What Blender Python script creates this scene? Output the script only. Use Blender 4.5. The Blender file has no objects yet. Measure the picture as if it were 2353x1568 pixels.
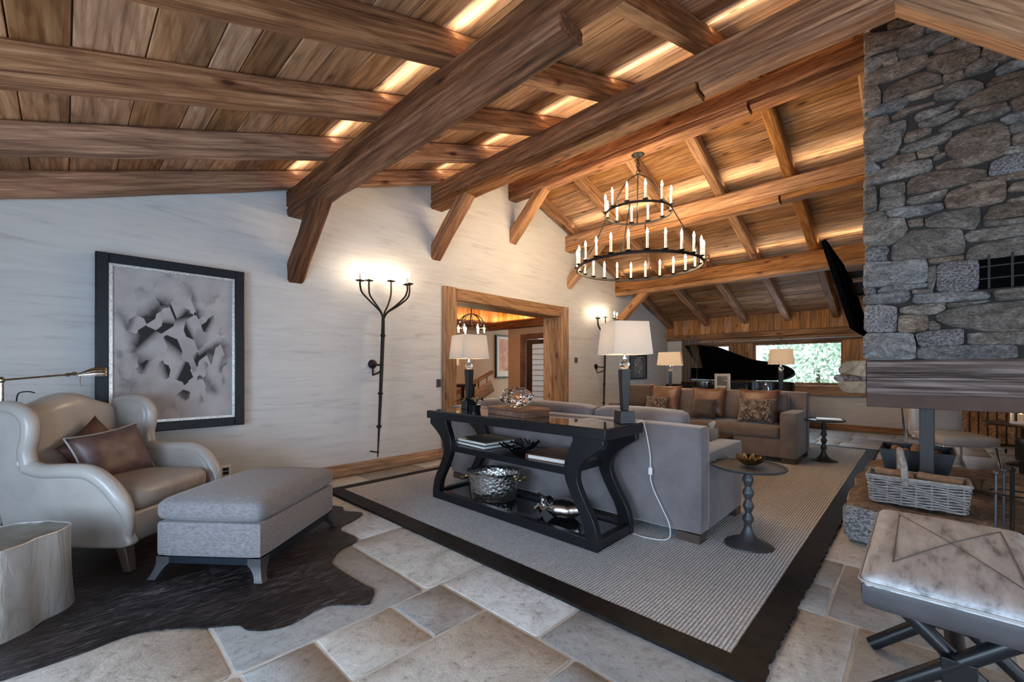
import bpy, bmesh, math, random
from mathutils import Vector, Matrix, noise

random.seed(7)
S = bpy.context.scene
COL = S.collection
PI = math.pi

# ------------------------------------------------------------------ camera
CAM_H = 1.2
YAW = 0.76185                      # angle of the view axis from +X (along the plaster wall)
cam_d = bpy.data.cameras.new('camera')
cam_d.sensor_width = 36.0
cam_d.lens = 981.13 / 2353 * 36.0
cam_d.shift_y = (850.7 - 784.0) / 2353
cam_d.clip_start = 0.05
cam = bpy.data.objects.new('camera', cam_d)
COL.objects.link(cam)
cam.location = (0, 0, CAM_H)
cam.rotation_euler = (PI / 2, 0, YAW - PI / 2)
S.camera = cam

# ------------------------------------------------------------------ world, large lights, exposure
W = bpy.data.worlds.new('world')
S.world = W
W.use_nodes = True
bg = W.node_tree.nodes['Background']
bg.inputs[0].default_value = (0.80, 0.90, 1.0, 1)
bg.inputs[1].default_value = 2.6

S.view_settings.view_transform = 'Standard'
S.view_settings.look = 'None'
S.view_settings.gamma = 1.0
S.view_settings.use_curve_mapping = False
S.view_settings.exposure = 0.42
S.cycles.max_bounces = 6
S.cycles.diffuse_bounces = 3
S.cycles.glossy_bounces = 2
S.cycles.transmission_bounces = 5
S.cycles.transparent_max_bounces = 6
S.cycles.sample_clamp_indirect = 6.0
S.cycles.sample_clamp_direct = 0.0
S.cycles.caustics_reflective = False
S.cycles.caustics_refractive = False
S.cycles.use_denoising = True
S.cycles.use_adaptive_sampling = True
S.cycles.adaptive_threshold = 0.08
S.cycles.adaptive_min_samples = 16


def area(name, loc, rot, sx, sy, power, col, spread=PI):
    l = bpy.data.lights.new(name, 'AREA')
    l.shape = 'RECTANGLE'
    l.size, l.size_y = sx, sy
    l.energy = power
    l.color = col
    l.spread = spread
    o = bpy.data.objects.new(name, l)
    COL.objects.link(o)
    o.location = loc
    o.rotation_euler = rot
    return o


DAY = (0.53, 0.75, 1.0)
# daylight through the large windows in the two walls behind the camera
WIN_R = [(-0.9, 1.1), (1.7, 3.7)]            # windows in wall_right  (y = -3.2), x ranges
WIN_F = [(-2.4, -0.6), (0.6, 2.6)]           # windows in wall_front  (x = -1.7), y ranges
for a, b in WIN_R:
    area('daylight_right', ((a + b) / 2, -3.14, 1.15), (PI / 2, 0, PI), b - a, 1.75, 135, DAY)
for a, b in WIN_F:
    area('daylight_front', (-1.64, (a + b) / 2, 1.0), (PI / 2, 0, -PI / 2), b - a, 1.3, 66, DAY)
sun_d = bpy.data.lights.new('sun', 'SUN')
sun_d.energy = 3.0
sun_d.angle = 0.02
sun_d.color = (1.0, 0.96, 0.9)
sun = bpy.data.objects.new('sun', sun_d)
COL.objects.link(sun)
sun.rotation_euler = Vector((0.0, 0.75, 0.75)).to_track_quat('Z', 'Y').to_euler()
# daylight through the far window behind the piano and the garden door behind the fireplace
area('daylight_back', (10.66, 1.92, 1.35), (PI / 2, 0, PI / 2), 1.55, 0.85, 14, DAY)


def point(name, loc, power, col, r=0.03, parent=None):
    l = bpy.data.lights.new(name, 'POINT')
    l.energy = power
    l.color = col
    l.shadow_soft_size = r
    o = bpy.data.objects.new(name, l)
    COL.objects.link(o)
    o.location = loc
    if parent:
        o.parent = parent
    return o


WARM = (1.0, 0.72, 0.42)

# ------------------------------------------------------------------ mesh helpers


class MB:
    def __init__(s):
        s.v = []
        s.f = []

    def add(s, vs, fs):
        n = len(s.v)
        s.v += [tuple(p) for p in vs]
        s.f += [tuple(i + n for i in q) for q in fs]
        return s

    def box(s, c, d, rz=0.0, taper=1.0):
        x, y, z = d[0] / 2, d[1] / 2, d[2] / 2
        vs = []
        for k, t in ((-1, 1.0), (1, taper)):
            for a, b in ((-1, -1), (1, -1), (1, 1), (-1, 1)):
                px_, py_ = a * x * t, b * y * t
                vs.append((c[0] + px_ * math.cos(rz) - py_ * math.sin(rz), c[1] + px_ * math.sin(rz) + py_ * math.cos(rz), c[2] + k * z))
        return s.add(vs, [(3, 2, 1, 0), (4, 5, 6, 7), (0, 1, 5, 4), (1, 2, 6, 5), (2, 3, 7, 6), (3, 0, 4, 7)])

    def bb(s, x0, x1, y0, y1, z0, z1):
        return s.box(((x0 + x1) / 2, (y0 + y1) / 2, (z0 + z1) / 2), (x1 - x0, y1 - y0, z1 - z0))

    def prism(s, pts, a, b, axis=2):
        """polygon extruded along axis from a to b; pts are the two other coordinates in order"""
        def P(p, h):
            if axis == 2:
                return (p[0], p[1], h)
            if axis == 1:
                return (p[0], h, p[1])
            return (h, p[0], p[1])
        n = len(pts)
        vs = [P(p, a) for p in pts] + [P(p, b) for p in pts]
        fs = [tuple(range(n))[::-1], tuple(range(n, 2 * n))]
        fs += [(i, (i + 1) % n, n + (i + 1) % n, n + i) for i in range(n)]
        return s.add(vs, fs)

    def tube(s, path, r, n=8, cap=True, flat=1.0):
        path = [Vector(p) for p in path]
        if not hasattr(r, '__len__'):
            r = [r] * len(path)
        t0 = (path[1] - path[0]).normalized()
        up = Vector((0, 0, 1)) if abs(t0.z) < 0.9 else Vector((1, 0, 0))
        nx = t0.cross(up).normalized()
        vs = []
        m = len(path)
        for i, p in enumerate(path):
            t = (path[min(i + 1, m - 1)] - path[max(i - 1, 0)])
            if t.length < 1e-9:
                t = t0
            t.normalize()
            nx = (nx - t * nx.dot(t))
            if nx.length < 1e-6:
                nx = t.orthogonal()
            nx.normalize()
            ny = t.cross(nx)
            for k in range(n):
                a = 2 * PI * k / n
                vs.append(p + nx * (math.cos(a) * r[i]) + ny * (math.sin(a) * r[i] * flat))
        fs = []
        for i in range(m - 1):
            for k in range(n):
                k2 = (k + 1) % n
                fs.append((i * n + k, i * n + k2, (i + 1) * n + k2, (i + 1) * n + k))
        if cap:
            fs.append(tuple(range(n))[::-1])
            fs.append(tuple((m - 1) * n + k for k in range(n)))
        return s.add(vs, fs)

    def ring(s, c, R, r, n=48, m=6, sx=1.0, sz=1.0):
        vs, fs = [], []
        for i in range(n):
            a = 2 * PI * i / n
            for k in range(m):
                b = 2 * PI * k / m
                q = R + math.cos(b) * r * sx
                vs.append((c[0] + q * math.cos(a), c[1] + q * math.sin(a), c[2] + math.sin(b) * r * sz))
        for i in range(n):
            for k in range(m):
                fs.append((i * m + k, ((i + 1) % n) * m + k, ((i + 1) % n) * m + (k + 1) % m, i * m + (k + 1) % m))
        return s.add(vs, fs)

    def lathe(s, prof, n=24, c=(0, 0, 0), fn=None):
        vs, fs = [], []
        m = len(prof)
        for i in range(n):
            a = 2 * PI * i / n
            for r, z in prof:
                q = r * (fn(a, z) if fn else 1.0)
                vs.append((c[0] + q * math.cos(a), c[1] + q * math.sin(a), c[2] + z))
        for i in range(n):
            j = (i + 1) % n
            for k in range(m - 1):
                fs.append((i * m + k, j * m + k, j * m + k + 1, i * m + k + 1))
        if prof[0][0] > 1e-5:
            fs.append(tuple(i * m for i in range(n))[::-1])
        if prof[-1][0] > 1e-5:
            fs.append(tuple(i * m + m - 1 for i in range(n)))
        return s.add(vs, fs)

    def grid(s, fn, nu, nv):
        vs = [fn(i / nu, j / nv) for j in range(nv + 1) for i in range(nu + 1)]
        fs = [(j * (nu + 1) + i, j * (nu + 1) + i + 1, (j + 1) * (nu + 1) + i + 1, (j + 1) * (nu + 1) + i) for j in range(nv) for i in range(nu)]
        return s.add(vs, fs)

    def rbox(s, c, d, r, n=7, puff=(0, 0, 0), rz=0.0):
        """rounded, optionally puffed box made from six grids"""
        hx, hy, hz = d[0] / 2, d[1] / 2, d[2] / 2
        r = min(r, hx * .98, hy * .98, hz * .98)

        def warp(t):                       # put grid lines near the edges
            return math.sin(t * PI / 2) * .55 + t * .45

        def mp(p):
            x, y, z = (warp(q) for q in p)
            X, Y, Z = x * hx, y * hy, z * hz
            ix = max(-(hx - r), min(hx - r, X))
            iy = max(-(hy - r), min(hy - r, Y))
            iz = max(-(hz - r), min(hz - r, Z))
            v = Vector((X - ix, Y - iy, Z - iz))
            if v.length > 1e-9:
                v = v.normalized() * r
            X, Y, Z = ix + v.x, iy + v.y, iz + v.z
            gx, gy, gz = X / hx, Y / hy, Z / hz
            X += gx * puff[0] * (1 - gy * gy) * (1 - gz * gz)
            Y += gy * puff[1] * (1 - gx * gx) * (1 - gz * gz)
            Z += gz * puff[2] * (1 - gx * gx) * (1 - gy * gy)
            return (c[0] + X * math.cos(rz) - Y * math.sin(rz), c[1] + X * math.sin(rz) + Y * math.cos(rz), c[2] + Z)
        for ax in range(3):
            for sg in (-1, 1):
                def fn(u, w):
                    a, b = u * 2 - 1, w * 2 - 1
                    if sg < 0:
                        a = -a
                    p = [0, 0, 0]
                    p[ax] = sg
                    p[(ax + 1) % 3] = a
                    p[(ax + 2) % 3] = b
                    return mp(p)
                s.grid(fn, n, n)
        return s

    def blob(s, c, d, n=10, m=7):
        prof = [(math.sin(PI * k / m), -math.cos(PI * k / m)) for k in range(m + 1)]
        q = MB().lathe(prof, n)
        return s.add([(c[0] + x * d[0], c[1] + y * d[1], c[2] + z * d[2]) for x, y, z in q.v], q.f)

    def build(s, name, mat, parent=None, smooth=False, bevel=0.0, seg=2, loc=None, rot=None, weld=False, angle=0.7):
        me = bpy.data.meshes.new(name)
        me.from_pydata(s.v, [], s.f)
        if weld:
            bm = bmesh.new()
            bm.from_mesh(me)
            bmesh.ops.remove_doubles(bm, verts=bm.verts, dist=1e-4)
            bmesh.ops.recalc_face_normals(bm, faces=bm.faces)
            bm.to_mesh(me)
            bm.free()
        me.materials.append(mat)
        if smooth or bevel:
            me.polygons.foreach_set('use_smooth', [True] * len(me.polygons))
            me.set_sharp_from_angle(angle=angle)
        me.update()
        o = bpy.data.objects.new(name, me)
        COL.objects.link(o)
        if bevel:
            b = o.modifiers.new('bevel', 'BEVEL')
            b.width = bevel
            b.segments = seg
            b.limit_method = 'ANGLE'
            b.angle_limit = 0.6
        if loc:
            o.location = loc
        if rot:
            o.rotation_euler = rot
        if parent:
            o.parent = parent
        return o


def tag(o, label=None, cat=None, group=None, kind=None):
    if label:
        o['label'] = label
    if cat:
        o['category'] = cat
    if group:
        o['group'] = group
    if kind:
        o['kind'] = kind
    return o


def thing(name, label, cat, loc=(0, 0, 0), rz=0.0, group=None):
    o = bpy.data.objects.new(name, None)
    o.empty_display_size = 0.1
    COL.objects.link(o)
    o.location = loc
    o.rotation_euler = (0, 0, rz)
    return tag(o, label, cat, group)


def struct(name, label=None):
    o = bpy.data.objects.new(name, None)
    COL.objects.link(o)
    return tag(o, label, None, None, 'structure')


def copy_tree(o, parent=None):
    c = o.copy()
    COL.objects.link(c)
    c.parent = parent
    for ch in [k for k in bpy.data.objects if k.parent == o]:
        copy_tree(ch, c)
    return c


def share(o, parent, loc, rot=None, scale=None):
    """another object using the same mesh"""
    c = o.copy()
    COL.objects.link(c)
    c.parent = parent
    c.location = loc
    if rot is not None:
        c.rotation_euler = rot
    if scale is not None:
        c.scale = scale
    return c


def smoothpath(pts, n=6):
    """Catmull-Rom through the points"""
    P = [Vector(p) for p in pts]
    P = [P[0] * 2 - P[1]] + P + [P[-1] * 2 - P[-2]]
    out = []
    for i in range(1, len(P) - 2):
        for k in range(n):
            t = k / n
            a, b, c, d = P[i - 1], P[i], P[i + 1], P[i + 2]
            out.append(0.5 * ((2 * b) + (c - a) * t + (2 * a - 5 * b + 4 * c - d) * t * t + (3 * b - a - 3 * c + d) * t ** 3))
    out.append(P[-2])
    return out


def timber(name, p0, p1, w, h, mat, parent, up=(0, 0, 1), jit=0.006, ch=0.018, step=0.3, seed=None):
    """hand-hewn beam: chamfered section, slightly uneven along its length; local X is the grain"""
    p0, p1 = Vector(p0), Vector(p1)
    L = (p1 - p0).length
    X = (p1 - p0).normalized()
    U = Vector(up)
    Y = U.cross(X).normalized()
    Z = X.cross(Y)
    n = max(2, int(L / step))
    rnd = random.Random(seed if seed is not None else int(L * 977 + p0.x * 131 + p0.y * 71))
    sec = [(-w / 2 + ch, -h / 2), (w / 2 - ch, -h / 2), (w / 2, -h / 2 + ch), (w / 2, h / 2 - ch), (w / 2 - ch, h / 2), (-w / 2 + ch, h / 2), (-w / 2, h / 2 - ch), (-w / 2, -h / 2 + ch)]
    vs, fs = [], []
    for i in range(n + 1):
        x = L * i / n
        oy, oz = rnd.uniform(-jit, jit) * .6, rnd.uniform(-jit, jit) * .6
        for a, b in sec:
            vs.append((x, a + oy + rnd.uniform(-jit, jit) * .5, b + oz + rnd.uniform(-jit, jit) * .5))
    for i in range(n):
        for k in range(8):
            fs.append((i * 8 + k, i * 8 + (k + 1) % 8, (i + 1) * 8 + (k + 1) % 8, (i + 1) * 8 + k))
    fs.append(tuple(range(8)))
    fs.append(tuple(n * 8 + k for k in range(8))[::-1])
    mb = MB()
    mb.v, mb.f = vs, fs
    o = mb.build(name, mat, parent, smooth=True, angle=0.35, weld=False)
    bm = bmesh.new()
    bm.from_mesh(o.data)
    bmesh.ops.recalc_face_normals(bm, faces=bm.faces)
    bm.to_mesh(o.data)
    bm.free()
    o.matrix_local = Matrix(((X.x, Y.x, Z.x, p0.x), (X.y, Y.y, Z.y, p0.y), (X.z, Y.z, Z.z, p0.z), (0, 0, 0, 1)))
    return o


def slab(name, outline, z0, z1, mat, parent, inset=0.012, rise=0.0, axis=2, loc=None):
    """a flat piece with an irregular outline and eased top edge (tiles, stones); rise domes the middle"""
    n = len(outline)
    cx = sum(p[0] for p in outline) / n
    cy = sum(p[1] for p in outline) / n

    def ins(p, d):
        v = Vector((cx - p[0], cy - p[1]))
        l = v.length
        return (p[0] + v.x / l * min(d, l * .5), p[1] + v.y / l * min(d, l * .5))
    rings = [[(p[0], p[1], z0) for p in outline], [(p[0], p[1], z1 - inset * .6 * (1 if z1 > z0 else -1)) for p in outline], [(*ins(p, inset), z1) for p in outline]]
    if rise:
        rings.append([(*ins(p, inset * 3.2), z1 + rise * .7) for p in outline])
    vs = [q for r in rings for q in r]
    fs = []
    for k in range(len(rings) - 1):
        for i in range(n):
            fs.append((k * n + i, k * n + (i + 1) % n, (k + 1) * n + (i + 1) % n, (k + 1) * n + i))
    if rise:
        vs.append((cx, cy, z1 + rise))
        c = len(vs) - 1
        b = (len(rings) - 1) * n
        fs += [(b + i, b + (i + 1) % n, c) for i in range(n)]
    else:
        b = (len(rings) - 1) * n
        fs.append(tuple(b + i for i in range(n)))
    if axis == 0:
        vs = [(z, x, y) for x, y, z in vs]
    elif axis == 1:
        vs = [(x, z, y) for x, y, z in vs]
    mb = MB()
    mb.v, mb.f = vs, fs
    return mb.build(name, mat, parent, smooth=True, angle=1.1, weld=True, loc=loc)


def guillotine(x0, x1, y0, y1, amin, amax, rnd, wide=1.6):
    w, h = x1 - x0, y1 - y0
    A = w * h
    if A < amin or (A < amax and rnd.random() < .55 and max(w / (h * wide), h * wide / w) < 2.2):
        return [(x0, x1, y0, y1)]
    if w > h * wide:
        t = x0 + w * rnd.uniform(.36, .64)
        return guillotine(x0, t, y0, y1, amin, amax, rnd, wide) + guillotine(t, x1, y0, y1, amin, amax, rnd, wide)
    t = y0 + h * rnd.uniform(.32, .68)
    return guillotine(x0, x1, y0, t, amin, amax, rnd, wide) + guillotine(x0, x1, t, y1, amin, amax, rnd, wide)


def chaikin(pts, it=1, keep=0.22):
    for _ in range(it):
        out = []
        n = len(pts)
        for i in range(n):
            a, b = pts[i], pts[(i + 1) % n]
            out.append((a[0] + (b[0] - a[0]) * keep, a[1] + (b[1] - a[1]) * keep))
            out.append((b[0] + (a[0] - b[0]) * keep, b[1] + (a[1] - b[1]) * keep))
        pts = out
    return pts

# ------------------------------------------------------------------ materials


def new_mat(name):
    m = bpy.data.materials.new(name)
    m.use_nodes = True
    nt = m.node_tree
    b = nt.nodes['Principled BSDF']
    return m, nt, b


def N(nt, typ, **kw):
    n = nt.nodes.new(typ)
    for k, v in kw.items():
        if k.startswith('i_'):
            k = k[2:]
            n.inputs[int(k) if k.isdigit() else k.replace('_', ' ')].default_value = v
        else:
            setattr(n, k, v)
    return n


def ramp(nt, stops, interp='LINEAR'):
    r = nt.nodes.new('ShaderNodeValToRGB')
    cr = r.color_ramp
    cr.interpolation = interp
    while len(cr.elements) < len(stops):
        cr.elements.new(.5)
    for e, (p, c) in zip(cr.elements, stops):
        e.position = p
        e.color = (*c, 1) if len(c) == 3 else c
    return r


def coords(nt, scale=(1, 1, 1), rand=True, rot=(0, 0, 0)):
    """object coordinates, shifted by a different amount on every object"""
    tc = N(nt, 'ShaderNodeTexCoord')
    mp = N(nt, 'ShaderNodeMapping')
    mp.inputs['Scale'].default_value = scale
    mp.inputs['Rotation'].default_value = rot
    src = tc.outputs['Object']
    if rand:
        oi = N(nt, 'ShaderNodeObjectInfo')
        mu = N(nt, 'ShaderNodeMath', operation='MULTIPLY', i_1=37.0)
        nt.links.new(oi.outputs['Random'], mu.inputs[0])
        ad = N(nt, 'ShaderNodeVectorMath', operation='ADD')
        nt.links.new(src, ad.inputs[0])
        nt.links.new(mu.outputs[0], ad.inputs[1])
        src = ad.outputs[0]
    nt.links.new(src, mp.inputs[0])
    return mp.outputs[0]


def mixc(nt, fac, a, b, mode='MIX'):
    m = N(nt, 'ShaderNodeMix', data_type='RGBA', blend_type=mode)
    for s, v in ((m.inputs[0], fac), (m.inputs[6], a), (m.inputs[7], b)):
        if hasattr(v, 'is_linked'):
            nt.links.new(v, s)
        elif isinstance(v, (int, float)):
            s.default_value = v
        else:
            s.default_value = (*v, 1)
    return m.outputs[2]


def bump(nt, b, h, strength=.3, dist=.01, prev=None):
    n = N(nt, 'ShaderNodeBump')
    n.inputs['Strength'].default_value = strength
    n.inputs['Distance'].default_value = dist
    nt.links.new(h, n.inputs['Height'])
    if prev is not None:
        nt.links.new(prev, n.inputs['Normal'])
    nt.links.new(n.outputs[0], b.inputs['Normal'])
    return n.outputs[0]


def plain(name, col, rough=.6, metal=0.0, spec=None, coat=0.0, var=0.0, vscale=8.0, bmp=0.0, sheen=0.0):
    m, nt, b = new_mat(name)
    b.inputs['Base Color'].default_value = (*col, 1)
    b.inputs['Roughness'].default_value = rough
    b.inputs['Metallic'].default_value = metal
    if spec is not None:
        b.inputs['Specular IOR Level'].default_value = spec
    b.inputs['Coat Weight'].default_value = coat
    b.inputs['Sheen Weight'].default_value = sheen
    if var or bmp:
        v = coords(nt, (vscale,) * 3)
        no = N(nt, 'ShaderNodeTexNoise', i_Scale=1.0, i_Detail=5.0, i_Roughness=.6)
        nt.links.new(v, no.inputs[0])
        if var:
            r = ramp(nt, [(.3, tuple(max(0, c * (1 - var)) for c in col)), (.7, tuple(min(1, c * (1 + var)) for c in col))])
            nt.links.new(no.outputs[0], r.inputs[0])
            nt.links.new(r.outputs[0], b.inputs['Base Color'])
        if bmp:
            bump(nt, b, no.outputs[0], bmp, .004)
    return m


def wood(name, dark, mid, light, rough=.65, cross=36.0, along=1.5, rnd=.35, knots=True, crack=.5, bmp=.35, contrast=1.0):
    """old timber, grain along local X"""
    m, nt, b = new_mat(name)
    L = nt.links
    c1 = coords(nt, (along, cross, cross))
    n1 = N(nt, 'ShaderNodeTexNoise', i_Scale=1.0, i_Detail=6.0, i_Roughness=.7, i_Distortion=.3)
    L.new(c1, n1.inputs[0])
    r1 = ramp(nt, [(.5 - .2 / contrast, dark), (.5, mid), (.5 + .2 / contrast, light)])
    L.new(n1.outputs[0], r1.inputs[0])
    # slow change of tone and flowing figure
    c2 = coords(nt, (.9, 3.0, 3.0))
    n2 = N(nt, 'ShaderNodeTexNoise', i_Scale=1.0, i_Detail=2.0)
    L.new(c2, n2.inputs[0])
    r2 = ramp(nt, [(.3, (.58, .56, .54)), (.7, (1.3, 1.3, 1.3))])
    L.new(n2.outputs[0], r2.inputs[0])
    col = mixc(nt, 1.0, r1.outputs[0], r2.outputs[0], 'MULTIPLY')
    c5 = coords(nt, (.28, 1.6, 1.6))
    wv = N(nt, 'ShaderNodeTexWave', wave_type='BANDS', bands_direction='DIAGONAL', i_Scale=4.5, i_Distortion=7.0, i_Detail=2.0)
    wv.inputs['Detail Scale'].default_value = 1.4
    L.new(c5, wv.inputs[0])
    r5 = ramp(nt, [(.05, (.62, .58, .55)), (.35, (1, 1, 1))])
    L.new(wv.outputs[0], r5.inputs[0])
    col = mixc(nt, .55, col, r5.outputs[0], 'MULTIPLY')
    # long drying cracks
    c3 = coords(nt, (.5, cross * .9, cross * .9))
    n3 = N(nt, 'ShaderNodeTexNoise', i_Scale=1.0, i_Detail=1.5, i_Distortion=.2)
    L.new(c3, n3.inputs[0])
    r3 = ramp(nt, [(.31, (1 - crack * .95,) * 3), (.365, (1, 1, 1))])
    L.new(n3.outputs[0], r3.inputs[0])
    col = mixc(nt, 1.0, col, r3.outputs[0], 'MULTIPLY')
    if knots:
        c4 = coords(nt, (2.2, 5.5, 5.5))
        vo = N(nt, 'ShaderNodeTexVoronoi', i_Scale=1.0)
        L.new(c4, vo.inputs[0])
        r4 = ramp(nt, [(.06, (.13, .09, .07)), (.10, (.58, .48, .42)), (.19, (1, 1, 1))])
        L.new(vo.outputs[0], r4.inputs[0])
        col = mixc(nt, .9, col, r4.outputs[0], 'MULTIPLY')
    oi = N(nt, 'ShaderNodeObjectInfo')
    mr = N(nt, 'ShaderNodeMapRange')
    mr.inputs['To Min'].default_value = 1 - rnd
    mr.inputs['To Max'].default_value = 1 + rnd
    L.new(oi.outputs['Random'], mr.inputs[0])
    hs = N(nt, 'ShaderNodeHueSaturation')
    L.new(mr.outputs[0], hs.inputs['Value'])
    mr2 = N(nt, 'ShaderNodeMapRange')
    mr2.inputs['To Min'].default_value = 1.12
    mr2.inputs['To Max'].default_value = .86
    L.new(oi.outputs['Random'], mr2.inputs[0])
    L.new(mr2.outputs[0], hs.inputs['Saturation'])
    L.new(col, hs.inputs['Color'])
    L.new(hs.outputs[0], b.inputs['Base Color'])
    b.inputs['Roughness'].default_value = rough
    b.inputs['Specular IOR Level'].default_value = .3
    mx = N(nt, 'ShaderNodeMath', operation='ADD')
    L.new(n1.outputs[0], mx.inputs[0])
    L.new(r3.outputs[0], mx.inputs[1])
    bump(nt, b, mx.outputs[0], bmp, .008)
    return m


BEAM = wood('timber_brown', (.11, .042, .019), (.30, .132, .060), (.56, .30, .155), rough=.7, cross=32, rnd=.16)
BEAM_DK = wood('timber_dark', (.070, .027, .013), (.195, .082, .040), (.40, .205, .115), rough=.72, cross=32, rnd=.1)  # darker copy; the near beam's weaker light is in the colour
RAFT = wood('timber_rafter', (.13, .055, .026), (.34, .158, .078), (.60, .345, .20), rough=.7, cross=43, rnd=.15)
RAFT_R = wood('timber_warm_lit', (.17, .073, .030), (.38, .185, .078), (.56, .31, .15), rough=.65, cross=43, rnd=.12)  # paler, warmer copy; the light falling on these timbers is in the colour
PLANK = wood('plank_brown', (.22, .098, .044), (.50, .265, .135), (.70, .44, .26), rough=.65, cross=28, rnd=.28, crack=.25, bmp=.2)
PLANK_R = wood('plank_honey', (.15, .066, .026), (.37, .185, .08), (.56, .33, .165), rough=.65, contrast=1.25, cross=36, rnd=.22, crack=.3, bmp=.2)
BOARD = wood('board_honey', (.30, .125, .046), (.55, .27, .11), (.70, .40, .19), rough=.55, cross=50, rnd=.12, crack=.2, bmp=.15)
TRIMW = wood('timber_oak', (.17, .085, .042), (.36, .20, .105), (.55, .35, .205), rough=.62, cross=36, rnd=.12)
OLDGREY = wood('timber_weathered', (.05, .036, .032), (.19, .145, .13), (.42, .35, .33), rough=.75, cross=46, along=1.1, rnd=.05, crack=.7, bmp=.6, contrast=1.3)
ENDWOOD = wood('timber_cut_end', (.30, .21, .13), (.47, .36, .25), (.60, .50, .38), rough=.7, cross=21, rnd=.1, crack=.3)
DARKWOOD = wood('wood_dark', (.02, .012, .008), (.055, .03, .018), (.10, .058, .034), rough=.45, cross=50, rnd=.05, knots=False, crack=.2, bmp=.1)
REDWOOD = wood('wood_red', (.11, .048, .030), (.20, .095, .06), (.30, .16, .10), rough=.4, cross=57, rnd=.05, knots=False, crack=.2, bmp=.1)

BLACK = plain('black_lacquer', (.0085, .0092, .0115), .34, spec=.4)
VOID = plain('void_black', (.004, .004, .004), 1.0, spec=.0)  # unreflecting black; paints the shade inside the vent, also the television
BLACKGLOSS = plain('black_gloss', (.006, .006, .007), .12, coat=.4)
IRON = plain('wrought_iron', (.028, .024, .022), .5, metal=.7, bmp=.15, vscale=40)
IRONBLUE = plain('dark_bronze', (.085, .088, .096), .48, metal=.6, bmp=.2, vscale=50)
STEEL = plain('brushed_grey_steel', (.050, .046, .046), .5, metal=.15, spec=.3)
RUSTSTEEL = plain('brown_steel', (.105, .058, .042), .55, spec=.25, var=.3, vscale=5)
CHROME = plain('polished_chrome', (.78, .78, .80), .12, metal=1.0)
SILVER = plain('antique_silver', (.62, .61, .60), .22, metal=1.0, bmp=.5, vscale=30)
NICKEL = plain('aged_nickel', (.42, .37, .31), .25, metal=1.0, var=.4, vscale=60)
BRASS = plain('aged_brass', (.45, .29, .12), .35, metal=.9, var=.3, vscale=40)
WHITE = plain('white_plastic', (.82, .82, .82), .4)
SWITCH = plain('switch_grey', (.10, .10, .105), .4)
PAPER = plain('paper_block', (.74, .71, .66), .8, var=.1, vscale=60)
CANDLE = plain('candle_sleeve', (.93, .82, .62), .5)
LEATHER = plain('leather_grey', (.45, .415, .385), .26, spec=.5, var=.10, vscale=5, bmp=.12)
LEATHERSEAT = plain('leather_seat', (.36, .325, .295), .34, spec=.5, var=.14, vscale=7, bmp=.25)
CUSHTAUPE = plain('pillow_mauve', (.112, .066, .062), .42, spec=.45, var=.3, vscale=16, bmp=.4)
CUSHRUST = plain('pillow_rust', (.10, .046, .028), .6, var=.3, vscale=12)
COPPER = plain('pillow_copper', (.19, .095, .062), .35, spec=.6, var=.3, vscale=9, bmp=.3)
DARKVELVET = plain('pillow_dark', (.045, .032, .028), .6, var=.4, vscale=14, sheen=.4)
MORTAR_DK = plain('dark_mortar', (.045, .038, .033), .95)  # dark mortar showing in the joints between the stones
COWEDGE = plain('hide_border', (.011, .0095, .0095), .6, spec=.2, var=.6, vscale=18, bmp=.5)
GOLD = plain('gilt_metal', (.52, .36, .18), .28, metal=1.0, bmp=.3, vscale=30)
LOG = plain('split_log', (.30, .17, .09), .85, var=.4, vscale=20, bmp=.4)
BROWNLEATHER = plain('leather_brown', (.20, .085, .045), .4, var=.25, vscale=12)
BOOKCOVER = plain('book_cover_taupe', (.17, .145, .125), .45, var=.15, vscale=20)
GREYLINER = plain('silver_leaf_liner', (.62, .62, .62), .35, metal=.6, var=.35, vscale=60)
FRAMEBLUE = plain('frame_blue_black', (.010, .015, .023), .4, spec=.3, var=.35, vscale=40, bmp=.1)
FOOT = plain('walnut_foot', (.075, .048, .036), .45)


def emis(name, col, strength):
    m, nt, b = new_mat(name)
    b.inputs['Base Color'].default_value = (*col, 1)
    b.inputs['Emission Color'].default_value = (*col, 1)
    b.inputs['Emission Strength'].default_value = strength
    return m


BULB = emis('lit_bulb', (1.0, .74, .44), 270.0)
BULB_S = emis('lit_sconce_bulb', (1.0, .78, .54), 120.0)
FLAME = emis('candle_flame', (1.0, .42, .12), 30.0)


def velvet(name, a, b_, sc=3.0):
    m, nt, b = new_mat(name)
    v = coords(nt, (sc,) * 3)
    n = N(nt, 'ShaderNodeTexNoise', i_Scale=1.0, i_Detail=4.0, i_Roughness=.65, i_Distortion=.8)
    nt.links.new(v, n.inputs[0])
    r = ramp(nt, [(.3, a), (.7, b_)])
    nt.links.new(n.outputs[0], r.inputs[0])
    nt.links.new(r.outputs[0], b.inputs['Base Color'])
    b.inputs['Roughness'].default_value = .75
    b.inputs['Sheen Weight'].default_value = .5
    b.inputs['Sheen Roughness'].default_value = .4
    f = N(nt, 'ShaderNodeTexNoise', i_Scale=60.0, i_Detail=3.0)
    nt.links.new(v, f.inputs[0])
    bump(nt, b, f.outputs[0], .12, .003)
    return m


VELVET = velvet('velvet_mauve_grey', (.135, .117, .122), (.215, .19, .195))
VELVET_B = velvet('velvet_taupe', (.125, .096, .085), (.20, .158, .142))
VELVET_D = velvet('velvet_chocolate', (.055, .038, .030), (.10, .072, .058))


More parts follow.
